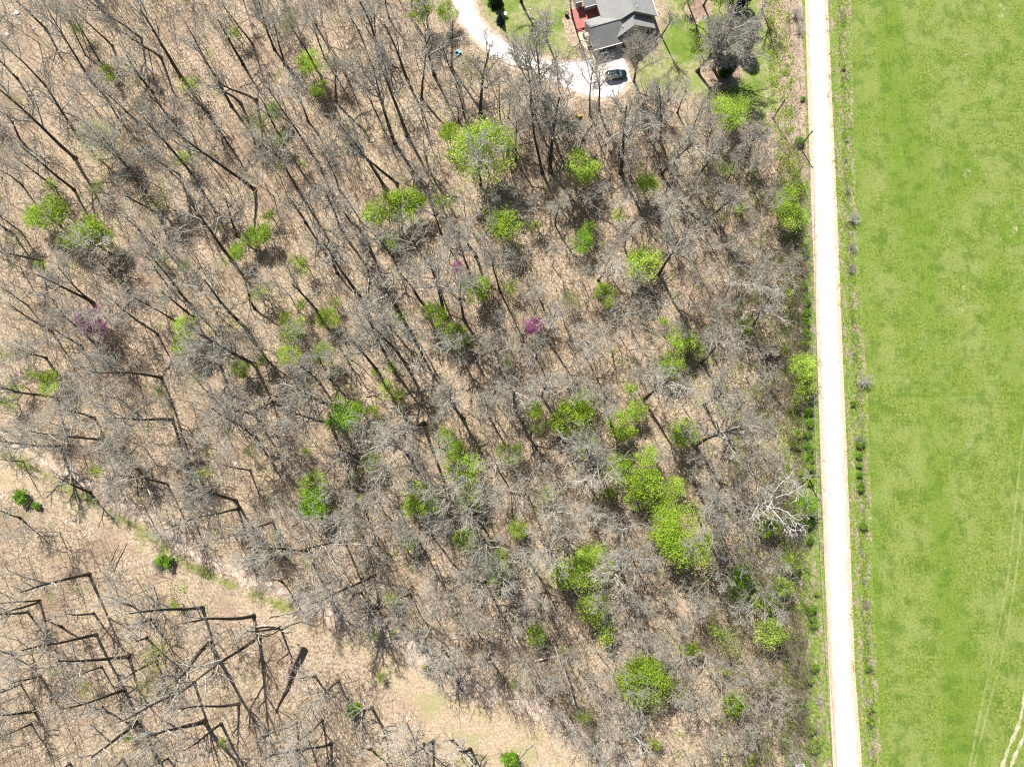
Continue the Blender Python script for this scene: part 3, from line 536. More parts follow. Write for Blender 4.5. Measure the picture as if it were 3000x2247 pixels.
# ---- leafy trees
def make_leafy(seed, clumps=32, per=95, Rr=3.2, H=9.0, size=0.14, sig=0.58, flat=0.62):
    g = random.Random(seed); ng = np.random.default_rng(seed)
    P = [dict(seg=6, taper=0.3, t0=.35, kids=7, wob=0.06, up=0.03, ang=48, klen=3.0, kl=0, short=.4, kr=.45), dict(seg=4, taper=.4, t0=.25, kids=6, wob=.16, up=.05, ang=42, kl=.5, short=.3, kr=.5),
         dict(seg=2, taper=.5, t0=.2, kids=4, wob=.2, up=.04, ang=40, kl=.5, short=.3, kr=.6), dict(seg=1, taper=.6, t0=0, kids=0, wob=.1, up=0, ang=0, kl=0, short=0, kr=0)]
    out = [[] for _ in P]; tips = []
    grow(g, P, 0, Vector((0, 0, -.2)), Vector((g.uniform(-.1, .1), g.uniform(-.1, .1), 1)), H*.85, 0.11, out, tips)
    out[3] = [(*s[:6], 0.014, 0.01) for s in out[3]]
    T = tubes(sum(out, []), 4)
    C = []; cz = H*0.68; lob = [(g.uniform(0, 6.28), g.uniform(.25, .75)) for _ in range(4)]
    for i in range(clumps):
        az, rr = g.uniform(0, 6.28), math.sqrt(g.random()); zz = g.uniform(-1, 1)*math.sqrt(max(0, 1-rr*rr*.8))
        f = 0.72+0.28*sum(math.cos(az-a)*s for a, s in lob)
        c = np.array([math.cos(az)*rr*Rr*f, math.sin(az)*rr*Rr*f, cz+zz*Rr*flat]); n = int(per*g.uniform(.4, 1.5)); sg = sig*g.uniform(.7, 1.3)
        C.append(c+ng.normal(size=(n, 3))*np.array([sg, sg, sg*.55]))
    C = np.concatenate(C); V, Q = quads(C, size, ng)
    return dict(trunk=mesh_from('leafy_trunk', *T, M_BARK), leaf=mesh_from('leafy_foliage', V, Q, LEAF['g']), R=Rr, H=H, cz=cz)
LEAFY = [make_leafy(40+i) for i in range(6)]
LEAFB = [make_leafy(60+i, clumps=90, per=110, Rr=6.4, H=15, size=0.155, sig=.95, flat=.42) for i in range(2)]
THIN = [make_leafy(80+i, clumps=30, per=42, Rr=3.4, H=10, size=0.13, sig=.85) for i in range(3)]
BUSH = [make_leafy(90+i, clumps=18, per=80, Rr=1.6, H=2.2, size=0.15, sig=.32, flat=.45) for i in range(4)]
SMALL = [make_leafy(110+i, clumps=13, per=46, Rr=1.7, H=5.5, size=.13, sig=.5, flat=.6) for i in range(4)]
LANDM = [(1340*1, 70, 'the gray-roofed house'), (1325, 165, 'the parked black car'), (1170, 140, 'the white gravel driveway'), (678, 1083, 'the round bright green tree'), (190, 705, 'the magenta flowering tree'), (1045, 312, 'the biggest lime green tree'),
 (640, 1420, 'the thick broken log'), (400, 1190, 'the sandy footpath'), (1000, 1470, 'the sandy footpath'), (1635, 1075, 'the white-limbed tree by the road'), (1400, 1590, 'the spreading white-limbed tree'), (1470, 1160, 'the big green crown'), (1392, 1452, 'the notched green crown'),
 (1275, 527, 'the two vivid green shrubs'), (30, 995, 'the straight bare snag'), (1680, 250, 'the lone utility pole'), (1560, 130, 'the dark cedar'), (1250, 1228, 'the paired lime crowns'), (745, 905, 'the vivid cut-leaved green tree'), (1720, 30, 'the top of the road'), (1160, 1410, 'the pale fallen poles'),
 (200, 500, 'the wide green crown pair'), (1735, 800, 'the lime roadside bushes'), (880, 435, 'the green crown cluster'), (400, 728, 'the two stacked lime crowns')]
def where(px, py, short=False):
    X, Y = px/S22, py/S22
    d, lx, ly, nm_ = min((math.hypot(X-a, Y-b), a, b, c) for a, b, c in LANDM)
    dx, dy = X-lx, Y-ly
    rel = ('right of' if dx > 0 else 'left of') if abs(dx) > abs(dy) else ('below' if dy > 0 else 'above')
    if d > 260: return f'{max(0,min(100,px/30)):.0f}% across and {max(0,min(100,py/22.47)):.0f}% down the photo'
    return f'{rel} {nm_}, {max(0,min(100,px/30)):.0f}% across, {max(0,min(100,py/22.47)):.0f}% down'.replace('right of', 'right of')
def uniq(a, px, py):
    s = f'{a} {where(px, py)}'
    if len(s.split()) > 16: s = f'{a} {max(0,min(100,px/30)):.0f}% across and {max(0,min(100,py/22.47)):.0f}% down the photo'
    if s in LABELS: s = f'{a} {max(0,px/30):.1f}% across and {max(0,py/22.47):.1f}% down the photo'
    while s in LABELS: px += 2; s = f'{a} {max(0,px/30):.1f}% across and {max(0,py/22.47):.1f}% down the photo'
    return s

def place(T, names, kind, loc, sxy, sz, spin, lean, label, cat, group, mats=None):
    """Empty at the base, its parts as children; lean tilts the trunk axis towards (lean) metres at the top"""
    e = bpy.data.objects.new(kind, None); COL.objects.link(e); e.location = loc; e.empty_display_size = 0.5
    ax = Vector((lean[0], lean[1], T['H']*sz)).normalized()
    q = Vector((0, 0, 1)).rotation_difference(ax)
    e.rotation_mode = 'QUATERNION'; e.rotation_quaternion = q @ Euler((0, 0, spin)).to_quaternion(); e.scale = (sxy, sxy, sz)
    tag(e, label, cat, group)
    for key, nm_ in names:
        o = bpy.data.objects.new(nm_, T[key]); COL.objects.link(o); o.parent = e
        if mats and key in mats: o.material_slots[0].link = 'OBJECT'; o.material_slots[0].material = mats[key]
    return e
for i, t in enumerate(BARE):
    k = t['k']; B = t['B']; h = t['h']
    if k == 'w': T = PALE[i % 3]; adj = 'spreading tree with bare white limbs'
    elif k in 'Pq': T = PALEF[i % 2]; adj = 'bare tree with pale gray branches'
    elif k == 'B': T = BROAD[i % 2]; adj = 'broad bare tree with dense gray crown'
    elif k == 'S': T = SNAG[0]; adj = 'straight dark branchless snag'
    else:
        _px, _py = proj(B.x, B.y); T = SPARSE[i % 4] if (_py > 1300+_px*.5 or (_px < 1350 and _py < 1000 and i % 3)) else FOREST[R.randrange(8)]; adj = None
    sz = h/T['H']; rn = R.uniform(.85, 1.2)
    sxy = sz*rn if k not in 'fqP' else sz**0.5*R.uniform(0.8, 1.2)
    if k == 'B': sxy = 1.0 if B.x < 25 else 1.45
    cpx, cpy = proj(B.x+t['lean'][0]*.7, B.y+t['lean'][1]*.7, h*.75)
    if adj is None:
        adj = ('tall' if h > 18 else 'small' if h < 13 else 'medium') + (' leaning' if t['lean'].length > 2.2 else ' upright') + ' bare gray tree' if h > 0 else ''
    if k == 'w' : sxy = sz*1.05
    if k == 'S': sxy = 0.75
    place(T, (('trunk', 'trunk'), ('crown', 'crown' if k != 'S' else 'twigs')), 'bare_tree' if k != 'S' else 'dead_tree', (B.x, B.y, 0), sxy, sz, R.uniform(0, 6.28), t['lean'],
          uniq(adj, cpx, cpy), 'tree', 'bare trees of the wood' if k != 'S' else None)
for i, (X, Y, r, tone) in enumerate(GT):
    px, py = X*S22, Y*S22; gm = (px, py)
    near_g = px > VLx(py)-60
    small = r < 15 or tone == 'b' and r < 16
    if r > 38: T = LEAFB[i % 2]
    elif tone in 'pw': T = THIN[i % 3]
    elif small and tone == 'b': T = BUSH[i % 4]
    elif r < 19: T = SMALL[i % 4]
    else: T = LEAFY[i % 6]
    rm = r*S22/13.6*1.12
    s = rm/(T['R']*0.95); sz = s if r > 38 else max(s*0.95, 0.62*(9/T['H'] if T in LEAFY+THIN else 1)) if T not in BUSH+SMALL else s
    cz = T['cz']*sz; B = at(px, py, cz)
    place(T, (('trunk', 'trunk'), ('leaf', 'foliage')), 'leafy_tree' if T not in BUSH else 'shrub', (B.x, B.y, 0), s, sz, R.uniform(0, 6.28), (R.gauss(0, .4), R.gauss(0, .4)),
          uniq(('big ' if r > 38 else 'small ' if r < 17 else 'mid-sized ' if r < 24 else '')+TONE[tone]+(' leafy tree' if T not in BUSH else ' leafy shrub'), px, py), 'tree' if T not in BUSH else 'shrub',
          'young trees in spring leaf' if T not in BUSH else 'green shrubs in the open', {'leaf': LEAF[tone]})
# magenta redbuds
for (X, Y, r) in ((190, 702, 34), (985, 577, 16), (1150, 705, 22)):
    T = LEAFY[0 if r > 30 else 1]; s = r*S22/13.6/T['R']; sz = max(.5, s*.8); B = at(X*S22, Y*S22, T['cz']*sz)
    place(T, (('trunk', 'trunk'), ('leaf', 'blossom')), 'redbud_tree', (B.x, B.y, 0), s, sz, 1.0+X, (0.3, -.3), uniq('magenta flowering tree', X*S22, Y*S22), 'tree', 'magenta flowering trees', {'leaf': LEAF['r']})
# roadside bushes: (px, py, r px, tone)
BU = [(2311,590,24,'g'),(2330,632,26,'g'),(2345,560,12,'g'),(2355,722,11,'b'),(2359,745,11,'b'),(2343,778,13,'o'),(2358,790,11,'o'),(2357,835,11,'g'),(2363,885,10,'b'),(2363,915,10,'b'),(2365,945,10,'b'),(2362,975,12,'b'),(2364,1005,10,'y'),(2350,1000,13,'g'),(2345,1060,24,'y'),(2366,1090,13,'b'),(2362,1135,11,'b'),(2366,1170,11,'b'),(2366,1205,11,'b'),
 (2370,1240,11,'b'),(2366,1275,11,'b'),(2370,1310,12,'b'),(2374,1345,11,'b'),(2376,1372,10,'g'),(2335,1275,16,'y'),(2332,1300,14,'g'),(2350,1402,11,'g'),(2376,1412,9,'g'),(2320,1482,21,'y'),(2352,1470,18,'b'),(2368,1478,18,'b'),(2375,1520,11,'b'),(2372,1582,9,'b'),(2320,1642,25,'y'),(2372,1785,13,'b'),(2381,1812,9,'b'),(2382,1835,9,'g'),(2326,1874,8,'b'),(2382,1956,11,'b'),(2372,1985,11,'g'),
 (2352,2082,14,'b'),(2378,2130,13,'g'),(2385,2190,14,'g'),(2290,1715,26,'y'),(2270,1772,22,'g'),(2272,1842,26,'y'),(2518,1300,11,'b'),(2516,1336,9,'b'),(2519,1362,8,'b'),(2518,1390,8,'b'),(2522,1430,10,'b'),(2528,1540,10,'b'),(2545,1956,8,'b'),(2554,2078,9,'g'),(2553,2115,9,'g'),(2342,412,12,'b'),(2352,288,7,'b'),(2500,1180,8,'g'),(2470,200,6,'g'),(2392,1740,7,'g')]
for i, (px, py, r, tone) in enumerate(BU):
    big = r > 17; T = LEAFY[i % 6] if big else BUSH[i % 4]; s = r/13.6/(T['R']*(.95 if big else .9)); sz = s*(.8 if big else 1.1); B = at(px, py, T['cz']*sz)
    side = 'right roadside' if px > 2430 else 'left roadside'
    place(T, (('trunk', 'stem'), ('leaf', 'foliage')), 'shrub', (B.x, B.y, 0), s, sz, R.uniform(0, 6.28), (0, 0), uniq(f'{TONE[tone]} shrub on the {side}', px, py), 'shrub', 'shrubs along the road', {'leaf': LEAF[tone]})
# bare gray bushes
def make_bare_bush(seed):
    g = random.Random(seed); S = []
    for i in range(16):
        P = [dict(seg=3, taper=.5, t0=.15, kids=7, wob=.12, up=.03, ang=32, klen=1.1, kl=0, short=.3, kr=.6), dict(seg=2, taper=.5, t0=.1, kids=5, wob=.15, up=.04, ang=35, kl=.5, short=.3, kr=.7), dict(seg=1, taper=.5, t0=0, kids=0, wob=.1, up=0, ang=0, kl=0, short=0, kr=0)]
        out = [[], [], []]; az = g.uniform(0, 6.28); tl = g.uniform(.1, 1.0)
        grow(g, P, 0, Vector((0, 0, 0)), Vector((math.cos(az)*tl, math.sin(az)*tl, 1)).normalized(), g.uniform(1.6, 2.4), .03, out, [])
        S.append(out)
    st = tubes([s for o in S for s in o[0]], 4); tw = tubes([(*s[:6], max(s[6], .013), .01) for o in S for s in o[1]+o[2]], 3)
    return dict(trunk=mesh_from('bush_stems', *st, M_TWIG), crown=mesh_from('bush_twigs', *tw, M_PALETWIG), H=2.2, R=1.8)
BB = [make_bare_bush(700+i) for i in range(2)]
for i, (px, py, r) in enumerate([(2503, 640, 24), (2496, 728, 17), (2494, 785, 18), (2530, 1112, 26), (2520, 1290, 17), (2482, 560, 12), (2335, 40, 26), (2345, 85, 20), (2130, 240, 22), (1650, 395, 14), (2538, 1770, 11), (2530, 1700, 9), (2120, 182, 18), (2330, 1560, 30), (2400, 2050, 16), (2480, 410, 9), (2478, 470, 8), (1735, 330, 18), (1745, 310, 16), (455, 1660, 22)]):
    T = BB[i % 2]; s = r/13.6/T['R']; B = at(px, py, 1.0*s)
    place(T, (('trunk', 'stem'), ('crown', 'twigs')), 'bare_bush', (B.x, B.y, 0), s, s*.9, R.uniform(0, 6), (0, 0), uniq('leafless gray bush', px, py), 'bush', 'leafless gray bushes')

# conifers
def make_conifer(seed, H=6.0, Rr=1.6, n=9000, col='d', size=.13):
    ng = np.random.default_rng(seed); z = ng.random(n)**1.25; lay = (np.sin(z*46)*.5+.5)*.22
    rr = Rr*(1-z)*(.78+lay)*np.sqrt(ng.uniform(.35, 1, n)); az = ng.uniform(0, 6.283, n); rr *= 1+.16*np.sin(az*7+z*20)
    C = np.stack([rr*np.cos(az), rr*np.sin(az), .3+z*(H-.3)-rr*.15], 1); V, Q = quads(C, size, ng, .3)
    return dict(trunk=mesh_from('conifer_trunk', *tubes([(0, 0, -.2, 0, 0, H*.6, .14, .07), (0, 0, H*.6, 0, 0, H*.95, .07, .02)], 6), M_BARK), leaf=mesh_from('conifer_needles', V, Q, LEAF[col]), H=H, R=Rr)
CO = [make_conifer(1, 6, 1.7), make_conifer(2, 8, 2.6, 14000)]
def ov_mesh(seed, H, Rr, n):
    ng = np.random.default_rng(seed); d = ng.normal(size=(n, 3)); d /= np.linalg.norm(d, axis=1, keepdims=True); q = ng.uniform(.55, 1, n)[:, None]
    k = 1+.18*np.sin(d[:, :1]*7+d[:, 1:2]*5); C = d*q*k*np.array([Rr, Rr, H/2])+np.array([0, 0, H/2+.2]); V, Q = quads(C, .15, ng, .3)
    return dict(trunk=mesh_from('cedar_trunk', *tubes([(0, 0, -.2, 0, 0, H*.8, .16, .04)], 6), M_BARK), leaf=mesh_from('cedar_needles', V, Q, LEAF['d']), H=H, R=Rr)
CE = ov_mesh(3, 7.5, 1.9, 11000)
for px, py, T, s, nm_, lab, tone in [(1466, 66, CO[0], .62, 'spruce_tree', 'small blue green spruce standing alone on the lawn', 's'), (1452, 12, CO[0], 1.05, 'spruce_tree', 'dark spruce cut by the top edge of the lawn', 'd'),
        (2118, 222, CE, .95, 'cedar_tree', 'dark cedar on the mulch island', 'd'), (2172, 150, CE, .95, 'cedar_tree', 'dark evergreen behind the big bare crown', 'd'), (2155, 20, CE, 1.35, 'cedar_tree', 'dark green evergreen cut by the top edge', 'd'), (2105, 30, LEAFY[2], 1.0, 'leafy_tree', 'mid green leafy tree beside the evergreen at the top edge', 'g')]:
    B = at(px, py, 0); place(T, (('trunk', 'trunk'), ('leaf', 'foliage')), nm_, (B.x, B.y, 0), s, s, px, (0, 0), lab, 'tree', None, {'leaf': LEAF[tone]})

# ---- stuff nobody could count: undergrowth, fallen sticks, ground plants
def templates(n, lv, seed):
    T = []
    for i in range(n):
        g = random.Random(seed+i); P = [dict(seg=4, taper=.35, t0=.3, kids=lv[0], wob=.07, up=.04, ang=40, klen=lv[2], kl=0, short=.45, kr=.55), dict(seg=2, taper=.5, t0=.15, kids=lv[1], wob=.16, up=.05, ang=38, kl=.5, short=.3, kr=.7), dict(seg=1, taper=.5, t0=0, kids=0, wob=.1, up=0, ang=0, kl=0, short=0, kr=0)]
        out = [[], [], []]; grow(g, P, 0, Vector((0, 0, -.1)), Vector((0, 0, 1)), 6.0, .045, out, [])
        T.append(np.array([(*s[:6], max(s[6], .012), max(s[7], .01)) for l in out for s in l]))
    return T
def scatter(T, pts, g, hs, ls):
    out = []
    for x, y in pts:
        S = T[g.integers(len(T))].copy(); a = g.uniform(0, 6.283); c, s_ = math.cos(a), math.sin(a); k = g.uniform(*hs); lx, ly = g.normal(0, ls, 2)
        for o in (0, 3):
            X, Y, Z = S[:, o].copy()*k, S[:, o+1].copy()*k, S[:, o+2]*k
            S[:, o] = X*c-Y*s_+x+lx*Z; S[:, o+1] = X*s_+Y*c+y+ly*Z; S[:, o+2] = Z
        S[:, 6:] *= k**.5; out.append(S)
    return np.concatenate(out)
def forest_pts(n, g, cond=lambda x, y: 1.0, dens=None):
    P = []
    while len(P) < n:
        x, y = g.uniform(-60, 2350), g.uniform(-80, 2320)
        if not in_forest(x, y) or g.random() > cond(x, y): continue
        B = at(x, y); 
        if dens is not None:
            v = math.sin(B.x*.13+1)+math.sin(B.y*.17+2)+math.sin((B.x+B.y)*.09)+math.sin((B.x-B.y)*.23+1)
            if g.random() > .45+.25*v: continue
        P.append((B.x, B.y))
    return P
g1 = np.random.default_rng(77)
right = lambda x, y: 1.0 if x > 1850 else 0.62 if x > 1300 else .42 if y < 1400 or y < 1290+x*.45 else .18
S = scatter(templates(10, (7, 4, 1.9), 500), forest_pts(4800, g1, right, 1), g1, (.45, 1.6), .10)
Tp = templates(8, (5, 2, 1.3), 560)
S = np.concatenate([S, scatter(Tp, forest_pts(1900, g1, lambda x, y: .5 if x > 1500 else .9), g1, (1.2, 2.1), .07)])
o = link('undergrowth', mesh_from('undergrowth', *tubes(S, 3), M_BRUSH)); tag(o, 'thin bare saplings and brush filling the wood between the trees', 'undergrowth', None, 'stuff')
Tm = [np.array([s for l in T_['segs'] for s in l]) for T_ in [make_bare(400+i, L=13, r=.15, t0=.4, limbs=8, ll=5.5, ang=42, dens=.8, tw=.019, curl=1.2) for i in range(4)]]
pts = [(t['B'].x, t['B'].y) for t in REST]
for x, y in forest_pts(4000, g1, right):
    if min((x-a)**2+(y-b)**2 for a, b in placed) > 9 and min((x-a)**2+(y-b)**2-(rr+1.5)**2 for a, b, rr in GREENS) > 0 and proj(x, y)[0] < VLx(proj(x, y)[1])-50: pts.append((x, y)); placed.append((x, y))
    if len(pts) >= 230: break
S = scatter(Tm, pts, g1, (.7, 1.15), .03)
o = link('small_bare_trees', mesh_from('small_bare_trees', *tubes(S, 3), M_TWIG)); tag(o, 'smaller bare gray trees crowded between the larger ones', 'trees', None, 'stuff')
# sticks on the ground
n = 5200; P = np.array(forest_pts(n, g1, lambda x, y: .8)); a = g1.uniform(0, 6.283, n); Ls = g1.uniform(.6, 3.2, n); z = g1.uniform(.02, .25, n)
d = np.stack([np.cos(a)*Ls/2, np.sin(a)*Ls/2, g1.normal(0, .08, n)], 1); c0 = np.stack([P[:, 0], P[:, 1], z], 1); r_ = g1.uniform(.012, .035, n)
S = np.concatenate([c0-d, c0+d, r_[:, None], r_[:, None]*.6], 1)
o = link('fallen_sticks', mesh_from('fallen_sticks', *tubes(S, 3), M_BRUSH)); tag(o, 'fallen twigs and sticks lying on the leaf litter', 'sticks', None, 'stuff')
# leafy ground plants
C = []
for x, y in forest_pts(260, g1, right): C.append(np.array([x, y, .35])+g1.normal(size=(g1.integers(15, 60), 3))*np.array([.6, .6, .15]))
for _ in range(900):
    y = g1.uniform(-60, 2290); B = at(VLx(y)+g1.uniform(-60, 8), y); C.append(np.array([B.x, B.y, .3])+g1.normal(size=(g1.integers(15, 50), 3))*np.array([.4, .5, .15]))
for x, y in forest_pts(420, g1, lambda x, y: 1.0 if x > 2080+60*math.sin(y*.01) else 0): C.append(np.array([x, y, .6])+g1.normal(size=(g1.integers(20, 60), 3))*np.array([.8, .8, .25]))
for _ in range(420):
    y = g1.uniform(-60, 2290); x = np.interp(y, [p[1] for p in RR], [p[0] for p in RR])+g1.choice([6, 30, 45])+g1.normal(0, 6); B = at(x, y); C.append(np.array([B.x, B.y, .15])+g1.normal(size=(g1.integers(8, 26), 3))*np.array([.25, .5, .08]))
C = np.concatenate(C); C[:, 2] = np.abs(C[:, 2]); V, Q = quads(C, .12, g1, 1.0)
o = link('ground_plants', mesh_from('ground_plants', V, Q, LEAF['g'])); tag(o, 'low green weeds in the wood and along the road verges', 'weeds', None, 'stuff')
# dry brush along both verges
def strip_pts(n, f): 
    P = []
    for _ in range(n):
        y = g1.uniform(-60, 2290); B = at(f(y), y); P.append((B.x, B.y))
    return P
tb = templates(6, (6, 3, 1.2), 620)
S = np.concatenate([scatter(tb, strip_pts(420, lambda y: VLx(y)+g1.uniform(-70, 10)), g1, (.22, .6), .25), scatter(tb, strip_pts(700, lambda y: float(np.interp(y, [p[1] for p in FL], [p[0] for p in FL]))-22+g1.normal(0, 7)), g1, (.12, .36), .4), scatter(tb, strip_pts(420, lambda y: 2316+.07*(y % 520)+g1.normal(0, 14) if y < 520 else VLx(y)-20), g1, (.15, .4), .4)])
o = link('verge_brush', mesh_from('verge_brush', *tubes(S, 3), M_BRUSH)); tag(o, 'dry leafless brush along both sides of the road', 'brush', None, 'stuff')

# ---- fallen logs: (start px, end px, z0, z1, r0, r1, material, label)
def bent_log(nm_, p0, p1, r0, r1, mat, label, twist=.03, stubs=3, seed=0):
    g = random.Random(seed); n = 8; pts = []
    for i in range(n+1):
        t = i/n; q = p0.lerp(p1, t)+Vector((g.gauss(0, 1), g.gauss(0, 1), 0))*twist*(p1-p0).length*math.sin(t*3.14); pts.append(q)
    S = [(*pts[i], *pts[i+1], r0+(r1-r0)*i/n, r0+(r1-r0)*(i+1)/n) for i in range(n)]; B = tubes(S, 8)
    root = pts[0].copy(); base = Vector((root.x, root.y, 0))
    V = B[0]-np.array(base); Q = B[1]; caps = []
    me = mesh_from(nm_, V, Q, mat, smooth=True); o = link(nm_, me); o.location = base; tag(o, label, 'log', 'fallen logs and poles')
    # end discs + branch stubs
    K = []
    for i in range(stubs):
        k = g.randrange(2, n); d = Vector((g.gauss(0, 1), g.gauss(0, 1), abs(g.gauss(0, .6))+.2)).normalized(); l = g.uniform(.5, 2.0)*max(.4, r0*3); e = pts[k]+d*l
        K += [(*(pts[k]-base), *(e-base), max(.02, r1*.6), .015)]
    for k_ in K: link('branch_stub', mesh_from('branch_stub', *tubes([k_], 5), mat), o)
    return o
def zlog(a, b, z0, z1, *r_): return bent_log('fallen_log', at(*a, z0), at(*b, z1), *r_)
zlog((880, 1890), (806, 2088), 1.6, .2, .62, .16, M_LOGD, 'thick broken log with splintered end at the clearing edge', .012, 2, 1)
zlog((1103, 151), (1165, 197), .3, .3, .26, .2, M_LOG, 'short pale fallen log near the top of the wood', .02, 2, 2)
zlog((1187, 237), (1222, 299), .2, .2, .13, .1, M_LOG, 'thin pale fallen pole, upper one of two in line', .01, 0, 3)
zlog((1247, 335), (1297, 400), .2, .2, .13, .08, M_LOG, 'thin pale fallen pole, lower one of two in line', .01, 0, 4)
zlog((1626, 1893), (1700, 2110), 4.5, .3, .12, .26, M_PALEBARK, 'long pale leaning pole at the lower middle of the wood', .01, 1, 5)
zlog((1567, 1936), (1628, 1922), .3, .5, .22, .18, M_LOG, 'short fallen log touching the long pale pole', .01, 1, 6)
zlog((1547, 2130), (1586, 2260), .2, .2, .12, .1, M_LOG, 'thin straight fallen pole at the bottom edge', .01, 0, 7)
zlog((740, 1838), (920, 1826), .6, .5, .16, .06, M_LOG, 'curved bare branch lying left of the thick log', .05, 6, 8)
zlog((785, 1808), (868, 1788), .4, .4, .09, .04, M_LOG, 'small curved branch above the brush heap', .05, 3, 9)
zlog((745, 1856), (850, 1846), .8, .6, .14, .05, M_LOG, 'forked bare branch in the brush heap', .04, 6, 10)
zlog((322, 1668), (368, 1588), .8, .4, .12, .07, M_LOGD, 'dark stick leaning in the small brush pile of the clearing', .02, 2, 11)
zlog((318, 1640), (345, 1592), .6, .3, .10, .05, M_LOGD, 'shorter dark stick beside the small brush pile', .03, 3, 12)
zlog((2126, 588), (2125, 622), .4, .3, .14, .12, M_PALEBARK, 'short white log standing out among the right trees', .01, 0, 13)
zlog((1120, 1875), (1098, 1895), 1.5, .2, .09, .08, M_LOG, 'short pale leaning stick below the footpath', .01, 0, 14)
zlog((1225, 605), (1310, 640), .4, .3, .16, .1, M_LOGD, 'dark fallen log near the middle of the upper wood', .03, 3, 15)
zlog((815, 1170), (730, 1210), .3, .3, .12, .08, M_LOGD, 'dark fallen stick left of center', .03, 2, 16)
zlog((895, 1500), (855, 1540), 1.5, .2, .12, .09, M_LOGD, 'dark leaning pole under the round bright green tree', .02, 1, 17)
zlog((1995, 1855), (2000, 1880), .3, .3, .16, .14, M_LOGD, 'short dark stump log at the lower right', .01, 0, 18)
zlog((1560, 2180), (1500, 2245), .2, .2, .1, .08, M_LOG, 'pale stick at the bottom edge near the green shrub', .02, 1, 19)
zlog((1070, 1160), (1145, 1150), .3, .3, .11, .07, M_LOG, 'pale stick lying across the middle wood', .03, 2, 20)
for i, (px, py, s) in enumerate([(20, 105, .5), (120, 62, .35), (98, 85, .35), (50, 40, .6), (175, 152, .3), (297, 52, .3), (163, 30, .25), (335, 96, .25), (126, 1720, .4), (195, 1528, .35), (690, 1358, .35), (1630, 740, .2), (2250, 900, .2)]):
    g = random.Random(i); B = at(px, py); bm_v = []
    import bmesh
    bm = bmesh.new(); bmesh.ops.create_icosphere(bm, subdivisions=2, radius=s)
    for v in bm.verts: v.co *= 1+g.uniform(-.2, .2); v.co.z *= .5
    me = bpy.data.meshes.new('stone'); bm.to_mesh(me); bm.free(); me.materials.append(M_STONE if 'M_STONE' in globals() else M_PALEBARK)
    if i == 0: M_STONE = simple('pale_stone', (.62, .61, .60), .8); me.materials[0] = M_STONE
    o = link('stone', me); o.location = (B.x, B.y, s*.25); tag(o, uniq('small white stone', px, py), 'stone', 'pale stones')
# ------------------------------------------------------------------ house
HA = math.radians(16.12); HO = Vector((12.82, 92.96, 0))
M_ROOF = N('shingles'); tc = M_ROOF.node('ShaderNodeTexCoord').outputs['Object']
k = M_ROOF.noise(5.0, 4, .7, vec=tc); k2 = M_ROOF.noise(0.5, 3, .6, vec=tc)
M_ROOF.b.inputs['Roughness'].default_value = .8; M_ROOF.b.inputs['Specular IOR Level'].default_value = .3
_c = M_ROOF.mix(M_ROOF.step(k, .3, .7), (.19, .19, .185), (.29, .29, .28)); M_ROOF = M_ROOF.col(M_ROOF.mix(M_ROOF.math('MULTIPLY', M_ROOF.step(k2, .4, .7), .3), _c, (.17, .17, .17)))
M_SIDE = simple('siding', (.36, .35, .33), .6, var=.08); M_TRIM = simple('white_trim', (.75, .75, .73), .5, var=.05)
M_GDOOR = simple('garage_door', (.10, .10, .10), .6, var=.2); M_DECK = simple('red_deck', (.34, .115, .10), .7, var=.18, scale=6)
M_CONC = simple('concrete', (.56, .50, .44), .85, var=.08, scale=1.2); M_WALK = simple('walk_concrete', (.55, .47, .33), .85, var=.1)
M_GLASSW = simple('window_glass', (.03, .035, .04), .1, .6, var=.1); M_BLACK = simple('black_paint', (.012, .014, .018), .18, .6, var=.1)
M_RUBBER = simple('rubber', (.02, .02, .02), .9, .1); M_RIM = simple('alloy', (.35, .35, .36), .35, .5, .8); M_POLE = simple('pole_wood', (.15, .12, .10), .9, .1)
M_WIRE = simple('wire', (.30, .30, .29), .6); M_WHITE = simple('white_plastic', (.78, .80, .80), .4, var=.05); M_TEAL = simple('turquoise_plastic', (.16, .50, .55), .4, var=.1)
M_TEALG = simple('tinted_glass', (.05, .16, .17), .08, .8, var=.1); M_DARKP = simple('dark_plastic', (.02, .02, .022), .5); M_WPAINT = simple('white_paint', (.72, .75, .80), .25, .5, var=.03); M_YEL = simple('yellow_plastic', (.65, .45, .06), .5)
M_RED = simple('tail_red', (.25, .01, .01), .3)
house = thing('house', HO, HA, 'house with gray shingled gables, attached garage and red deck', 'house')
def hb(nm_, x0, x1, y0, y1, z0, z1, mat, par=house): return poly_obj(nm_, boxf(x0, x1, y0, y1, z0, z1), mat, par)
def slab(nm_, q, mat, par=house, th=.14):
    a, b, c = Vector(q[0]), Vector(q[1]), Vector(q[2]); nn = (b-a).cross(c-a).normalized()
    if nn.z < 0: nn = -nn
    lo = [Vector(p)-nn*th for p in q]; hi = [Vector(p) for p in q]; m = len(q)
    return poly_obj(nm_, [hi, lo[::-1]]+[[hi[i], lo[i], lo[(i+1) % m], hi[(i+1) % m]] for i in range(m)], mat, par)
def gable_wall(nm_, a, b, y, zt, za, zb, um, zr, par=house, axis='u', th=.18):
    P = [(a, y, 0), (b, y, 0), (b, y, zb), (um, y, zr), (a, y, za)]
    Pb = [(x, y_+th, z) for x, y_, z in P]
    if axis == 'v': P = [(y_, x, z) for x, y_, z in P]; Pb = [(y_, x, z) for x, y_, z in Pb]
    m = 5; return poly_obj(nm_, [P, Pb[::-1]]+[[P[i], Pb[i], Pb[(i+1) % m], P[(i+1) % m]] for i in range(m)], M_SIDE, par)
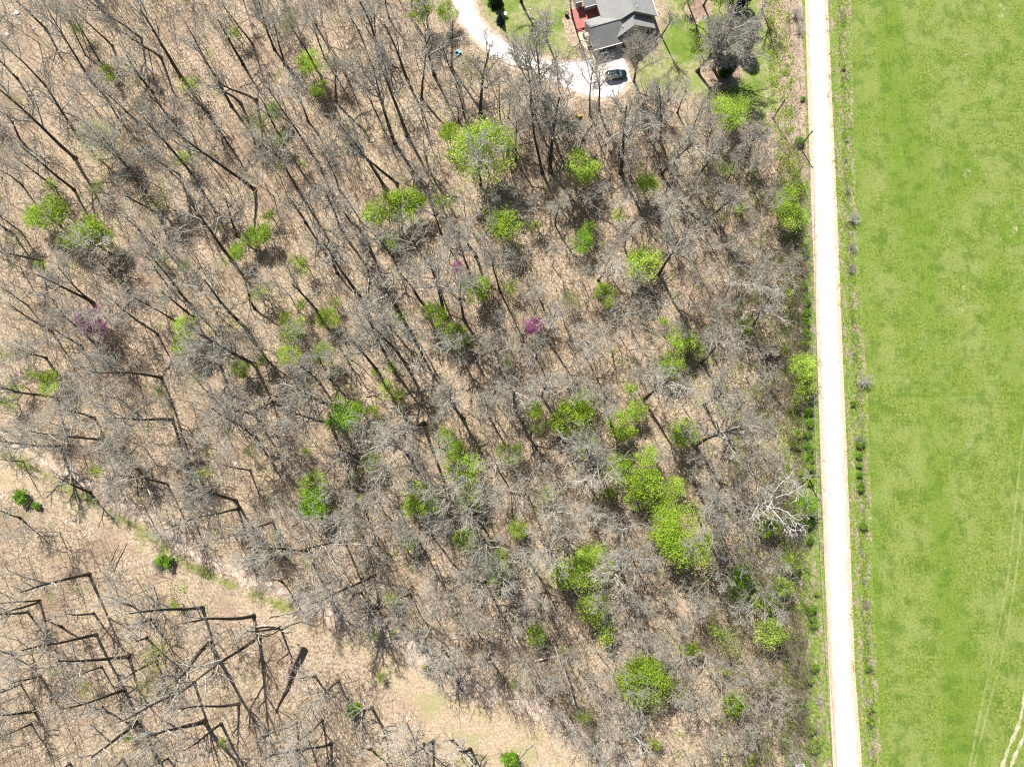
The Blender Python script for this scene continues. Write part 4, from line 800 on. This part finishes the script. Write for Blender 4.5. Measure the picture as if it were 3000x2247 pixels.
# garage wing: ridge along u at v=3.6
slab('garage_roof', [(.30, -.05, 2.70), (8.2, -.05, 2.70), (8.2, 3.6, 5.4), (.42, 3.6, 5.4)], M_ROOF)
slab('garage_roof', [(.30, 7.25, 2.70), (6.5, 7.25, 2.70), (9.3, 3.6, 5.4), (.42, 3.6, 5.4)], M_ROOF)
hb('ridge_cap', .42, 7.9, 3.52, 3.68, 5.39, 5.45, M_ROOF)
hb('gutter', .30, 6.95, -.17, -.06, 2.52, 2.68, M_TRIM)
gable_wall('wall', .35, 6.85, .62, 0, 2.5, 2.5, 3.6, 5.15, axis='v')
hb('wall', .62, 1.3, .35, .53, 0, 2.5, M_SIDE); hb('wall', 5.75, 6.9, .35, .53, 0, 2.5, M_SIDE); hb('door_header', 1.3, 5.75, .35, .53, 2.25, 2.5, M_SIDE)
gd = hb('garage_door', 1.3, 5.75, .56, .62, 0, 2.25, M_GDOOR)
for i in range(4): hb('door_panel', 1.32, 5.73, .545, .56, .06+i*.55, .52+i*.55, M_GDOOR, gd)
hb('wall', .62, 4.2, 6.9, 7.08, 0, 2.5, M_SIDE)
hb('wall', 6.9, 7.08, .35, 1.3, 0, 2.6, M_SIDE)
slab('door_canopy', [(-.35, 3.55, 2.35), (-.35, 4.55, 2.35), (.60, 4.55, 2.6), (.60, 3.55, 2.6)], M_SIDE, th=.08)
sd = hb('side_door', .55, .61, 3.65, 4.45, 0, 2.1, M_TRIM); hb('handle', .50, .55, 3.75, 3.80, 1.0, 1.08, M_RIM, sd)
for v_ in (1.4, 5.4):
    wf = hb('window', .57, .61, v_, v_+.9, 1.0, 2.0, M_TRIM); hb('pane', .55, .57, v_+.08, v_+.82, 1.08, 1.92, M_GLASSW, wf)
for v_ in (2.1, .45): hb('wall_lamp', .48, .60, v_, v_+.12, 2.0, 2.2, M_TRIM)
hb('air_conditioner', -.25, .35, 5.05, 5.6, .05, .85, M_DARKP); 
# front gable
slab('front_roof', [(5.15, .85, 2.85), (9.5, .85, 6.2), (9.5, 3.6, 6.2), (5.15, 3.6, 2.85)], M_ROOF)
slab('front_roof', [(14.65, .85, 2.85), (9.5, .85, 6.2), (9.5, 3.9, 6.2), (14.65, 3.9, 2.85)], M_ROOF)
hb('ridge_cap', 9.42, 9.58, .85, 3.3, 6.19, 6.25, M_ROOF)
gable_wall('wall', 6.9, 14.2, 1.4, 0, 4.0, 3.0, 9.5, 6.0)
for u0 in (8.2, 10.4, 12.4):
    wf = hb('window', u0, u0+1.2, 1.34, 1.39, 1.0, 2.3, M_TRIM); hb('pane', u0+.08, u0+1.12, 1.32, 1.34, 1.08, 2.22, M_GLASSW, wf)
fd = hb('front_door', 7.2, 8.0, 1.35, 1.39, .1, 2.2, M_DARKP); hb('handle', 7.3, 7.36, 1.30, 1.35, 1.05, 1.15, M_RIM, fd)
hb('wall', 14.02, 14.2, 1.4, 3.4, 0, 3.0, M_SIDE)
# main roof, ridge along v at u=9.9
slab('main_roof', [(3.95, 3.55, 3.45), (3.95, 24, 3.45), (9.9, 24, 7.2), (9.9, 3.3, 7.2)], M_ROOF)
slab('main_roof', [(15.7, 3.05, 3.55), (15.7, 24, 3.55), (9.9, 24, 7.2), (9.9, 3.3, 7.2)], M_ROOF)
hb('ridge_cap', 9.82, 9.98, 3.3, 24, 7.19, 7.25, M_ROOF)
gable_wall('wall', 4.5, 15.2, 3.75, 0, 3.6, 3.6, 9.9, 6.95)
hb('wall', 15.02, 15.2, 3.95, 24, 0, 3.55, M_SIDE); hb('wall', 4.5, 4.68, 7.1, 24, 0, 3.5, M_SIDE)
hb('gutter', 15.7, 15.8, 3.05, 24, 3.42, 3.54, M_TRIM)
# left wing behind the deck
slab('wing_roof', [(1.4, 9.9, 3.2), (4.6, 9.9, 3.2), (4.6, 15.5, 6.2), (1.4, 15.5, 6.2)], M_ROOF)
slab('wing_roof', [(-.2, 11.5, 3.2), (1.36, 11.5, 3.2), (1.36, 16, 5.6), (-.2, 16, 5.6)], M_ROOF)
hb('wall', .1, 1.5, 12.0, 12.18, 0, 3.1, M_SIDE); hb('wall', .1, .28, 12.18, 18, 0, 3.1, M_SIDE); hb('wall', 1.7, 4.5, 10.9, 11.08, 0, 3.1, M_SIDE)
hb('gutter', 1.38, 4.3, 9.8, 9.89, 3.05, 3.18, M_TRIM); hb('gutter', -.2, 1.36, 11.4, 11.49, 3.05, 3.18, M_TRIM)
# deck, with plank gaps modelled
dk = hb('deck', -1.2, 4.45, 7.12, 12.0, .32, .44, M_DECK)
for i in range(34): hb('plank', -1.2+i*.166, -1.2+i*.166+.15, 7.12, 12.0, .445, .485, M_DECK, dk)
hb('step', -1.1, .1, 6.85, 7.10, 0, .34, M_DECK, dk); hb('step', -1.1, .1, 6.58, 6.84, 0, .18, M_DECK, dk)
hb('deck_post', -1.2, -1.08, 7.15, 7.27, .485, 1.0, M_DECK, dk); hb('deck_post', -1.2, -1.08, 11.8, 11.92, .485, 1.0, M_DECK, dk)
for u_, v_, z_ in ((7.25, 2.1, 4.75), (9.7, 2.6, 6.15), (10.9, 4.4, 6.6)): hb('vent_pipe', u_, u_+.14, v_, v_+.14, z_-.2, z_+.35, M_WHITE)
M44 = Matrix.Translation(HO) @ Matrix.Rotation(HA, 4, 'Z')
def HP(u, v, z=0): return M44 @ Vector((u, v, z))
apr = poly_obj('concrete_apron', [[HP(.45, .5, .075), HP(.45, -1.2, .075), HP(-.2, -4.2, .075), HP(6.9, -8.2, .075), HP(6.95, -5.6, .075), HP(6.85, .6, .075)]], M_CONC); struct(apr, 'concrete parking apron in front of the garage')
wk = poly_obj('walkway', [[HP(-.95, 6.55, .085), HP(-.85, .7, .085), HP(-.5, .05, .085), HP(.0, -.35, .085), HP(.55, -.45, .085), HP(.60, .3, .085), HP(.1, .75, .085), HP(-.10, 6.55, .085)]], M_WALK); struct(wk, 'narrow concrete walk along the garage')
zone('house_bed', [(1660, 60), (1686, 12), (1700, 60), (1728, 160), (1738, 182), (1722, 184), (1700, 150), (1672, 110)], .045, M_DIRT, .4, 1.2, 'pale bare soil beside the walk')

# ------------------------------------------------------------------ vehicles
def loft(sections, mat, nm_, par, smooth=False):
    """sections: list of closed rings of equal length"""
    V = [p for s in sections for p in s]; m = len(sections[0]); F_ = []
    for i in range(len(sections)-1):
        for j in range(m): F_.append((i*m+j, i*m+(j+1) % m, (i+1)*m+(j+1) % m, (i+1)*m+j))
    F_ += [tuple(range(m))[::-1], tuple(range((len(sections)-1)*m, len(sections)*m))]
    me = bpy.data.meshes.new(nm_); me.from_pydata(V, [], F_); me.update(); me.materials.append(mat)
    if smooth:
        for p in me.polygons: p.use_smooth = True
    return link(nm_, me, par)
def suv(nm_, label, loc, rz, paint, s=1.0):
    c = thing(nm_, loc, rz, label, 'car', None); c.scale = (s, s, s)
    # x is forward; body
    xs = [-2.32, -2.28, -2.1, -1.4, 0, .9, 1.6, 2.05, 2.26, 2.33]; wh = [.70, .82, .90, .94, .95, .94, .91, .84, .72, .60]; zt = [.85, .95, 1.0, 1.02, 1.0, .98, .95, .88, .74, .62]
    secs = []
    for x, w_, z in zip(xs, wh, zt): secs.append([(x, -w_*.92, .28), (x, -w_, .5), (x, -w_, z-.12), (x, -w_*.93, z), (x, 0, z+.03), (x, w_*.93, z), (x, w_, z-.12), (x, w_, .5), (x, w_*.92, .28)])
    body = loft(secs, paint, 'body', c, True)
    # glasshouse
    def ring(x, w0, z0, w1, z1): return [(x[0], -w0, z0), (x[1], -w1, z1), (x[1], w1, z1), (x[0], w0, z0)]
    g = [[(-2.20, -.84, .98), (-2.0, -.68, 1.62), (-2.0, .68, 1.62), (-2.20, .84, .98)], [(-1.2, -.88, .99), (-1.2, -.70, 1.68), (-1.2, .70, 1.68), (-1.2, .88, .99)], [(.1, -.88, .98), (.1, -.69, 1.67), (.1, .69, 1.67), (.1, .88, .98)], [(1.18, -.84, .96), (.55, -.66, 1.60), (.55, .66, 1.60), (1.18, .84, .96)]]
    loft(g, M_TEALG if paint is M_BLACK else M_GLASSW, 'side_glass', c)
    poly_obj('windshield', boxf(0, 1, 0, 1, 0, 1, lambda p: (1.20-p[0]*.66, (-.78+p[1]*1.56)*(1-.17*p[0]), .985+p[0]*.655+p[2]*.025)), M_TEALG, c)
    poly_obj('rear_window', boxf(0, 1, 0, 1, 0, 1, lambda p: (-2.24+p[0]*.22, (-.74+p[1]*1.48)*(1-.14*p[0]), 1.03+p[0]*.58+p[2]*.02)), M_GLASSW, c)
    rf = loft([[(x, -w_, z), (x, -w_*.9, z+.05), (x, w_*.9, z+.05), (x, w_, z)] for x, w_, z in ((-2.10, .66, 1.60), (-1.7, .71, 1.67), (-.6, .72, 1.69), (.2, .70, 1.675), (.58, .64, 1.61))], paint, 'roof', c, True)
    for k_, (a, b) in enumerate(((-1.35, -.75), (-.68, -.12))): poly_obj('sunroof', boxf(a, b, -.42, .42, 1.738, 1.752), M_GLASSW if paint is M_BLACK else M_WPAINT, rf)
    for y in (-.63, .63): poly_obj('roof_rail', boxf(-1.9, .2, y-.02, y+.02, 1.73, 1.78), M_RIM if paint is M_BLACK else M_DARKP, rf)
    for x in (-1.42, 1.42):
        for sy in (-1, 1):
            th = np.linspace(0, 2*math.pi, 19)[:-1]; W = loft([[(x+.35*math.cos(t), sy*y, .35+.35*math.sin(t)) for t in th] for y in (.72, .955)], M_RUBBER, 'wheel', c)
            loft([[(x+.22*math.cos(t), sy*y, .35+.22*math.sin(t)) for t in th] for y in (.95, .965)], M_RIM, 'rim', W)
    for sy in (-1, 1):
        loft([[(.95, sy*.90, 1.0), (.95, sy*1.08, 1.02), (.95, sy*1.08, 1.15), (.95, sy*.92, 1.15)], [(1.08, sy*.90, 1.02), (1.08, sy*1.05, 1.04), (1.08, sy*1.05, 1.13), (1.08, sy*.92, 1.13)]], paint, 'mirror', c)
        poly_obj('headlight', boxf(2.02, 2.24, sy*.62-.14, sy*.62+.14, .70, .80), M_WHITE, c); poly_obj('tail_light', boxf(-2.30, -2.20, sy*.74-.10, sy*.74+.10, .70, .98), M_RED, c)
    poly_obj('front_bumper', boxf(2.2, 2.37, -.6, .6, .3, .5), M_DARKP, c); poly_obj('rear_bumper', boxf(-2.38, -2.25, -.72, .72, .3, .52), M_DARKP, c)
    return c
P = at(1804, 226); suv('parked_car', 'black SUV parked on the concrete in front of the garage', (P.x, P.y, .08), math.radians(8), M_BLACK)
P = at(2341, 2270); suv('parked_car', 'white car cut by the bottom edge left of the road', (P.x, P.y, .05), math.radians(88), M_WPAINT, 1.0)

# ------------------------------------------------------------------ poles, wires, yard things
def pole(px, py, h, label, tipx=None, tipy=None):
    B = at(px, py); o = thing('utility_pole', B, 0, label, 'utility pole', 'wooden utility poles')
    link('pole_shaft', mesh_from('pole_shaft', *tubes([(0, 0, -.2, 0, 0, h, .16, .11)], 8), M_POLE), o)
    poly_obj('crossarm', boxf(-.45, .45, -.05, .05, h-.5, h-.4), M_POLE, o)
    for x in (-.4, .4): poly_obj('insulator', boxf(x-.05, x+.05, -.05, .05, h-.39, h-.22), M_WHITE, o)
    return B, h
p1 = pole(2264, 348, 7.4, 'utility pole on the lawn with bare earth round its foot'); p2 = pole(2343, 432, 7.0, 'utility pole at the roadside by the upper wood edge'); p3 = pole(2360, 1397, 7.0, 'utility pole at the roadside halfway down the road')
def wire(a, b, label, sag=.8):
    n = 24; pts = [a.lerp(b, i/n)-Vector((0, 0, sag*4*(i/n)*(1-i/n))) for i in range(n+1)]
    o = link('power_line', mesh_from('power_line', *tubes([(*pts[i], *pts[i+1], .028, .028) for i in range(n)], 4), M_WIRE)); tag(o, label, 'wire', 'overhead wires')
    return o
q4 = at(2420, 2400) + Vector((0, 0, 7))
for dx, w_ in ((-.4, 'left'), (.4, 'right')):
    D = Vector((dx, 0, -.2)); wire(p2[0]+Vector((0, 0, 7))+D, p3[0]+Vector((0, 0, 7))+D, f'{w_} overhead wire beside the upper half of the road'); wire(p3[0]+Vector((0, 0, 7))+D, q4+D, f'{w_} overhead wire beside the lower half of the road')
wire(p1[0]+Vector((0, 0, 7.3)), at(1812, 262, 5.0), 'thin overhead wire from the lawn pole towards the yard lamp', .6)
wire(p1[0]+Vector((0, 0, 7.2)), p2[0]+Vector((0, 0, 6.9)), 'short overhead wire between the lawn pole and the roadside pole', .2)
B = at(1808, 292); o = thing('yard_lamp', B, 0, 'white-headed lamp post below the parked black car', 'lamp post')
link('post', mesh_from('lamp_post_shaft', *tubes([(0, 0, 0, 0, 0, 5.2, .10, .07)], 8), M_POLE), o); poly_obj('lamp_head', boxf(-.22, .22, -.35, .25, 4.2, 4.42), M_WHITE, o)
def cyl(nm_, r0, r1, z0, z1, mat, par, k=14):
    th = np.linspace(0, 2*math.pi, k+1)[:-1]; return loft([[(r*math.cos(t), r*math.sin(t), z) for t in th] for r, z in ((r0, z0), (r1*1.05, (z0+z1)/2), (r1, z1))], mat, nm_, par)
B = at(1660, 47); o = thing('barrel', B, 0, 'black barrel on bare soil left of the deck', 'barrel'); cyl('drum', .42, .42, 0, .85, M_DARKP, o); cyl('rim', .44, .44, .85, .90, M_RUBBER, o); cyl('lid', .36, .36, .86, .91, M_GDOOR, o)
def chair(px, py, mat, label, s=1, rz=0.4):
    o = thing('garden_chair', at(px, py), rz, label, 'chair'); o.scale = (s, s, s)
    poly_obj('seat', boxf(-.3, .3, -.3, .3, .38, .44), mat, o); poly_obj('backrest', boxf(-.3, .3, .28, .36, .45, 1.0), mat, o)
    for x in (-.26, .26):
        for y in (-.26, .26): poly_obj('leg', boxf(x-.03, x+.03, y-.03, y+.03, 0, .38), mat, o)
    for x in (-.34, .34): poly_obj('armrest', boxf(x-.04, x+.04, -.28, .28, .62, .67), mat, o)
chair(1339, 163, M_TEAL, 'turquoise plastic chair in the wood by the driveway, left one', 1.1, .5); chair(1346, 156, M_TEAL, 'turquoise plastic chair in the wood by the driveway, right one', 1.1, 2.2)
o = thing('garden_table', at(2102, 146), .3, 'white open-framed table under the big bare trees', 'table'); poly_obj('top_rail', boxf(-.75, .75, -.75, -.6, .68, .75), M_WHITE, o); poly_obj('top_rail', boxf(-.75, .75, .6, .75, .68, .75), M_WHITE, o); poly_obj('side_rail', boxf(-.75, -.6, -.6, .6, .68, .75), M_WHITE, o); poly_obj('side_rail', boxf(.6, .75, -.6, .6, .68, .75), M_WHITE, o); poly_obj('middle_board', boxf(-.1, .1, -.6, .6, .68, .74), M_WHITE, o)
for x in (-.68, .68):
    for y in (-.68, .68): poly_obj('leg', boxf(x-.05, x+.05, y-.05, y+.05, 0, .68), M_WHITE, o)
o = thing('bird_bath', at(1481, 48), 0, 'small white bird bath beside the blue green spruce', 'bird bath'); cyl('pedestal', .14, .10, 0, .75, M_WHITE, o); cyl('bowl', .12, .38, .76, .95, M_WHITE, o)
o = thing('bird_feeder', at(1553, 43), 0, 'small white bird feeder on the left lawn', 'bird feeder'); cyl('post', .05, .05, 0, 1.4, M_POLE, o, 8); poly_obj('feeder_roof', boxf(-.2, .2, -.2, .2, 1.4, 1.62), M_WHITE, o)
o = thing('feed_box', at(1742, 474), .3, 'square black box on legs beside the lime green tree', 'box'); poly_obj('box', boxf(-.45, .45, -.45, .45, .5, 1.5), M_DARKP, o); poly_obj('lid', boxf(-.5, .5, -.5, .5, 1.5, 1.58), M_RUBBER, o)
for x in (-.38, .38):
    for y in (-.38, .38): poly_obj('leg', boxf(x-.04, x+.04, y-.04, y+.04, 0, .5), M_DARKP, o)
o = thing('garden_cart', at(1697, 342), .4, 'yellow and black garden cart at the foot of the dirt spur', 'cart'); poly_obj('tray', boxf(-.5, .5, -.35, .35, .4, .7), M_YEL, o); poly_obj('handle', boxf(.5, 1.1, -.03, .03, .6, .66), M_DARKP, o)
for y in (-.4, .4): 
    th = np.linspace(0, 2*math.pi, 13)[:-1]; loft([[(.25*math.cos(t), y+d_, .25+.25*math.sin(t)) for t in th] for d_ in (-.04, .04)], M_RUBBER, 'wheel', o)
o = thing('firewood_pile', at(1638, 340), .9, 'pile of pale split firewood below the driveway', 'woodpile')
for i in range(9): link('log', mesh_from('firewood', *tubes([(-1.2+i*.28, -.5-R.uniform(0, .2), .15+.22*(i % 2), -1.1+i*.28, .5+R.uniform(0, .3), .15+.22*(i % 2), .13, .12)], 7), M_LOG), o)
o = thing('timber_edging', at(1490, 216), -.45, 'pale timber edging in the leaves below the driveway', 'timber'); poly_obj('board', boxf(-1.4, 1.2, -.08, .08, .0, .2), M_LOG, o); poly_obj('board', boxf(1.21, 1.37, -.95, .08, .0, .18), M_LOG, o)
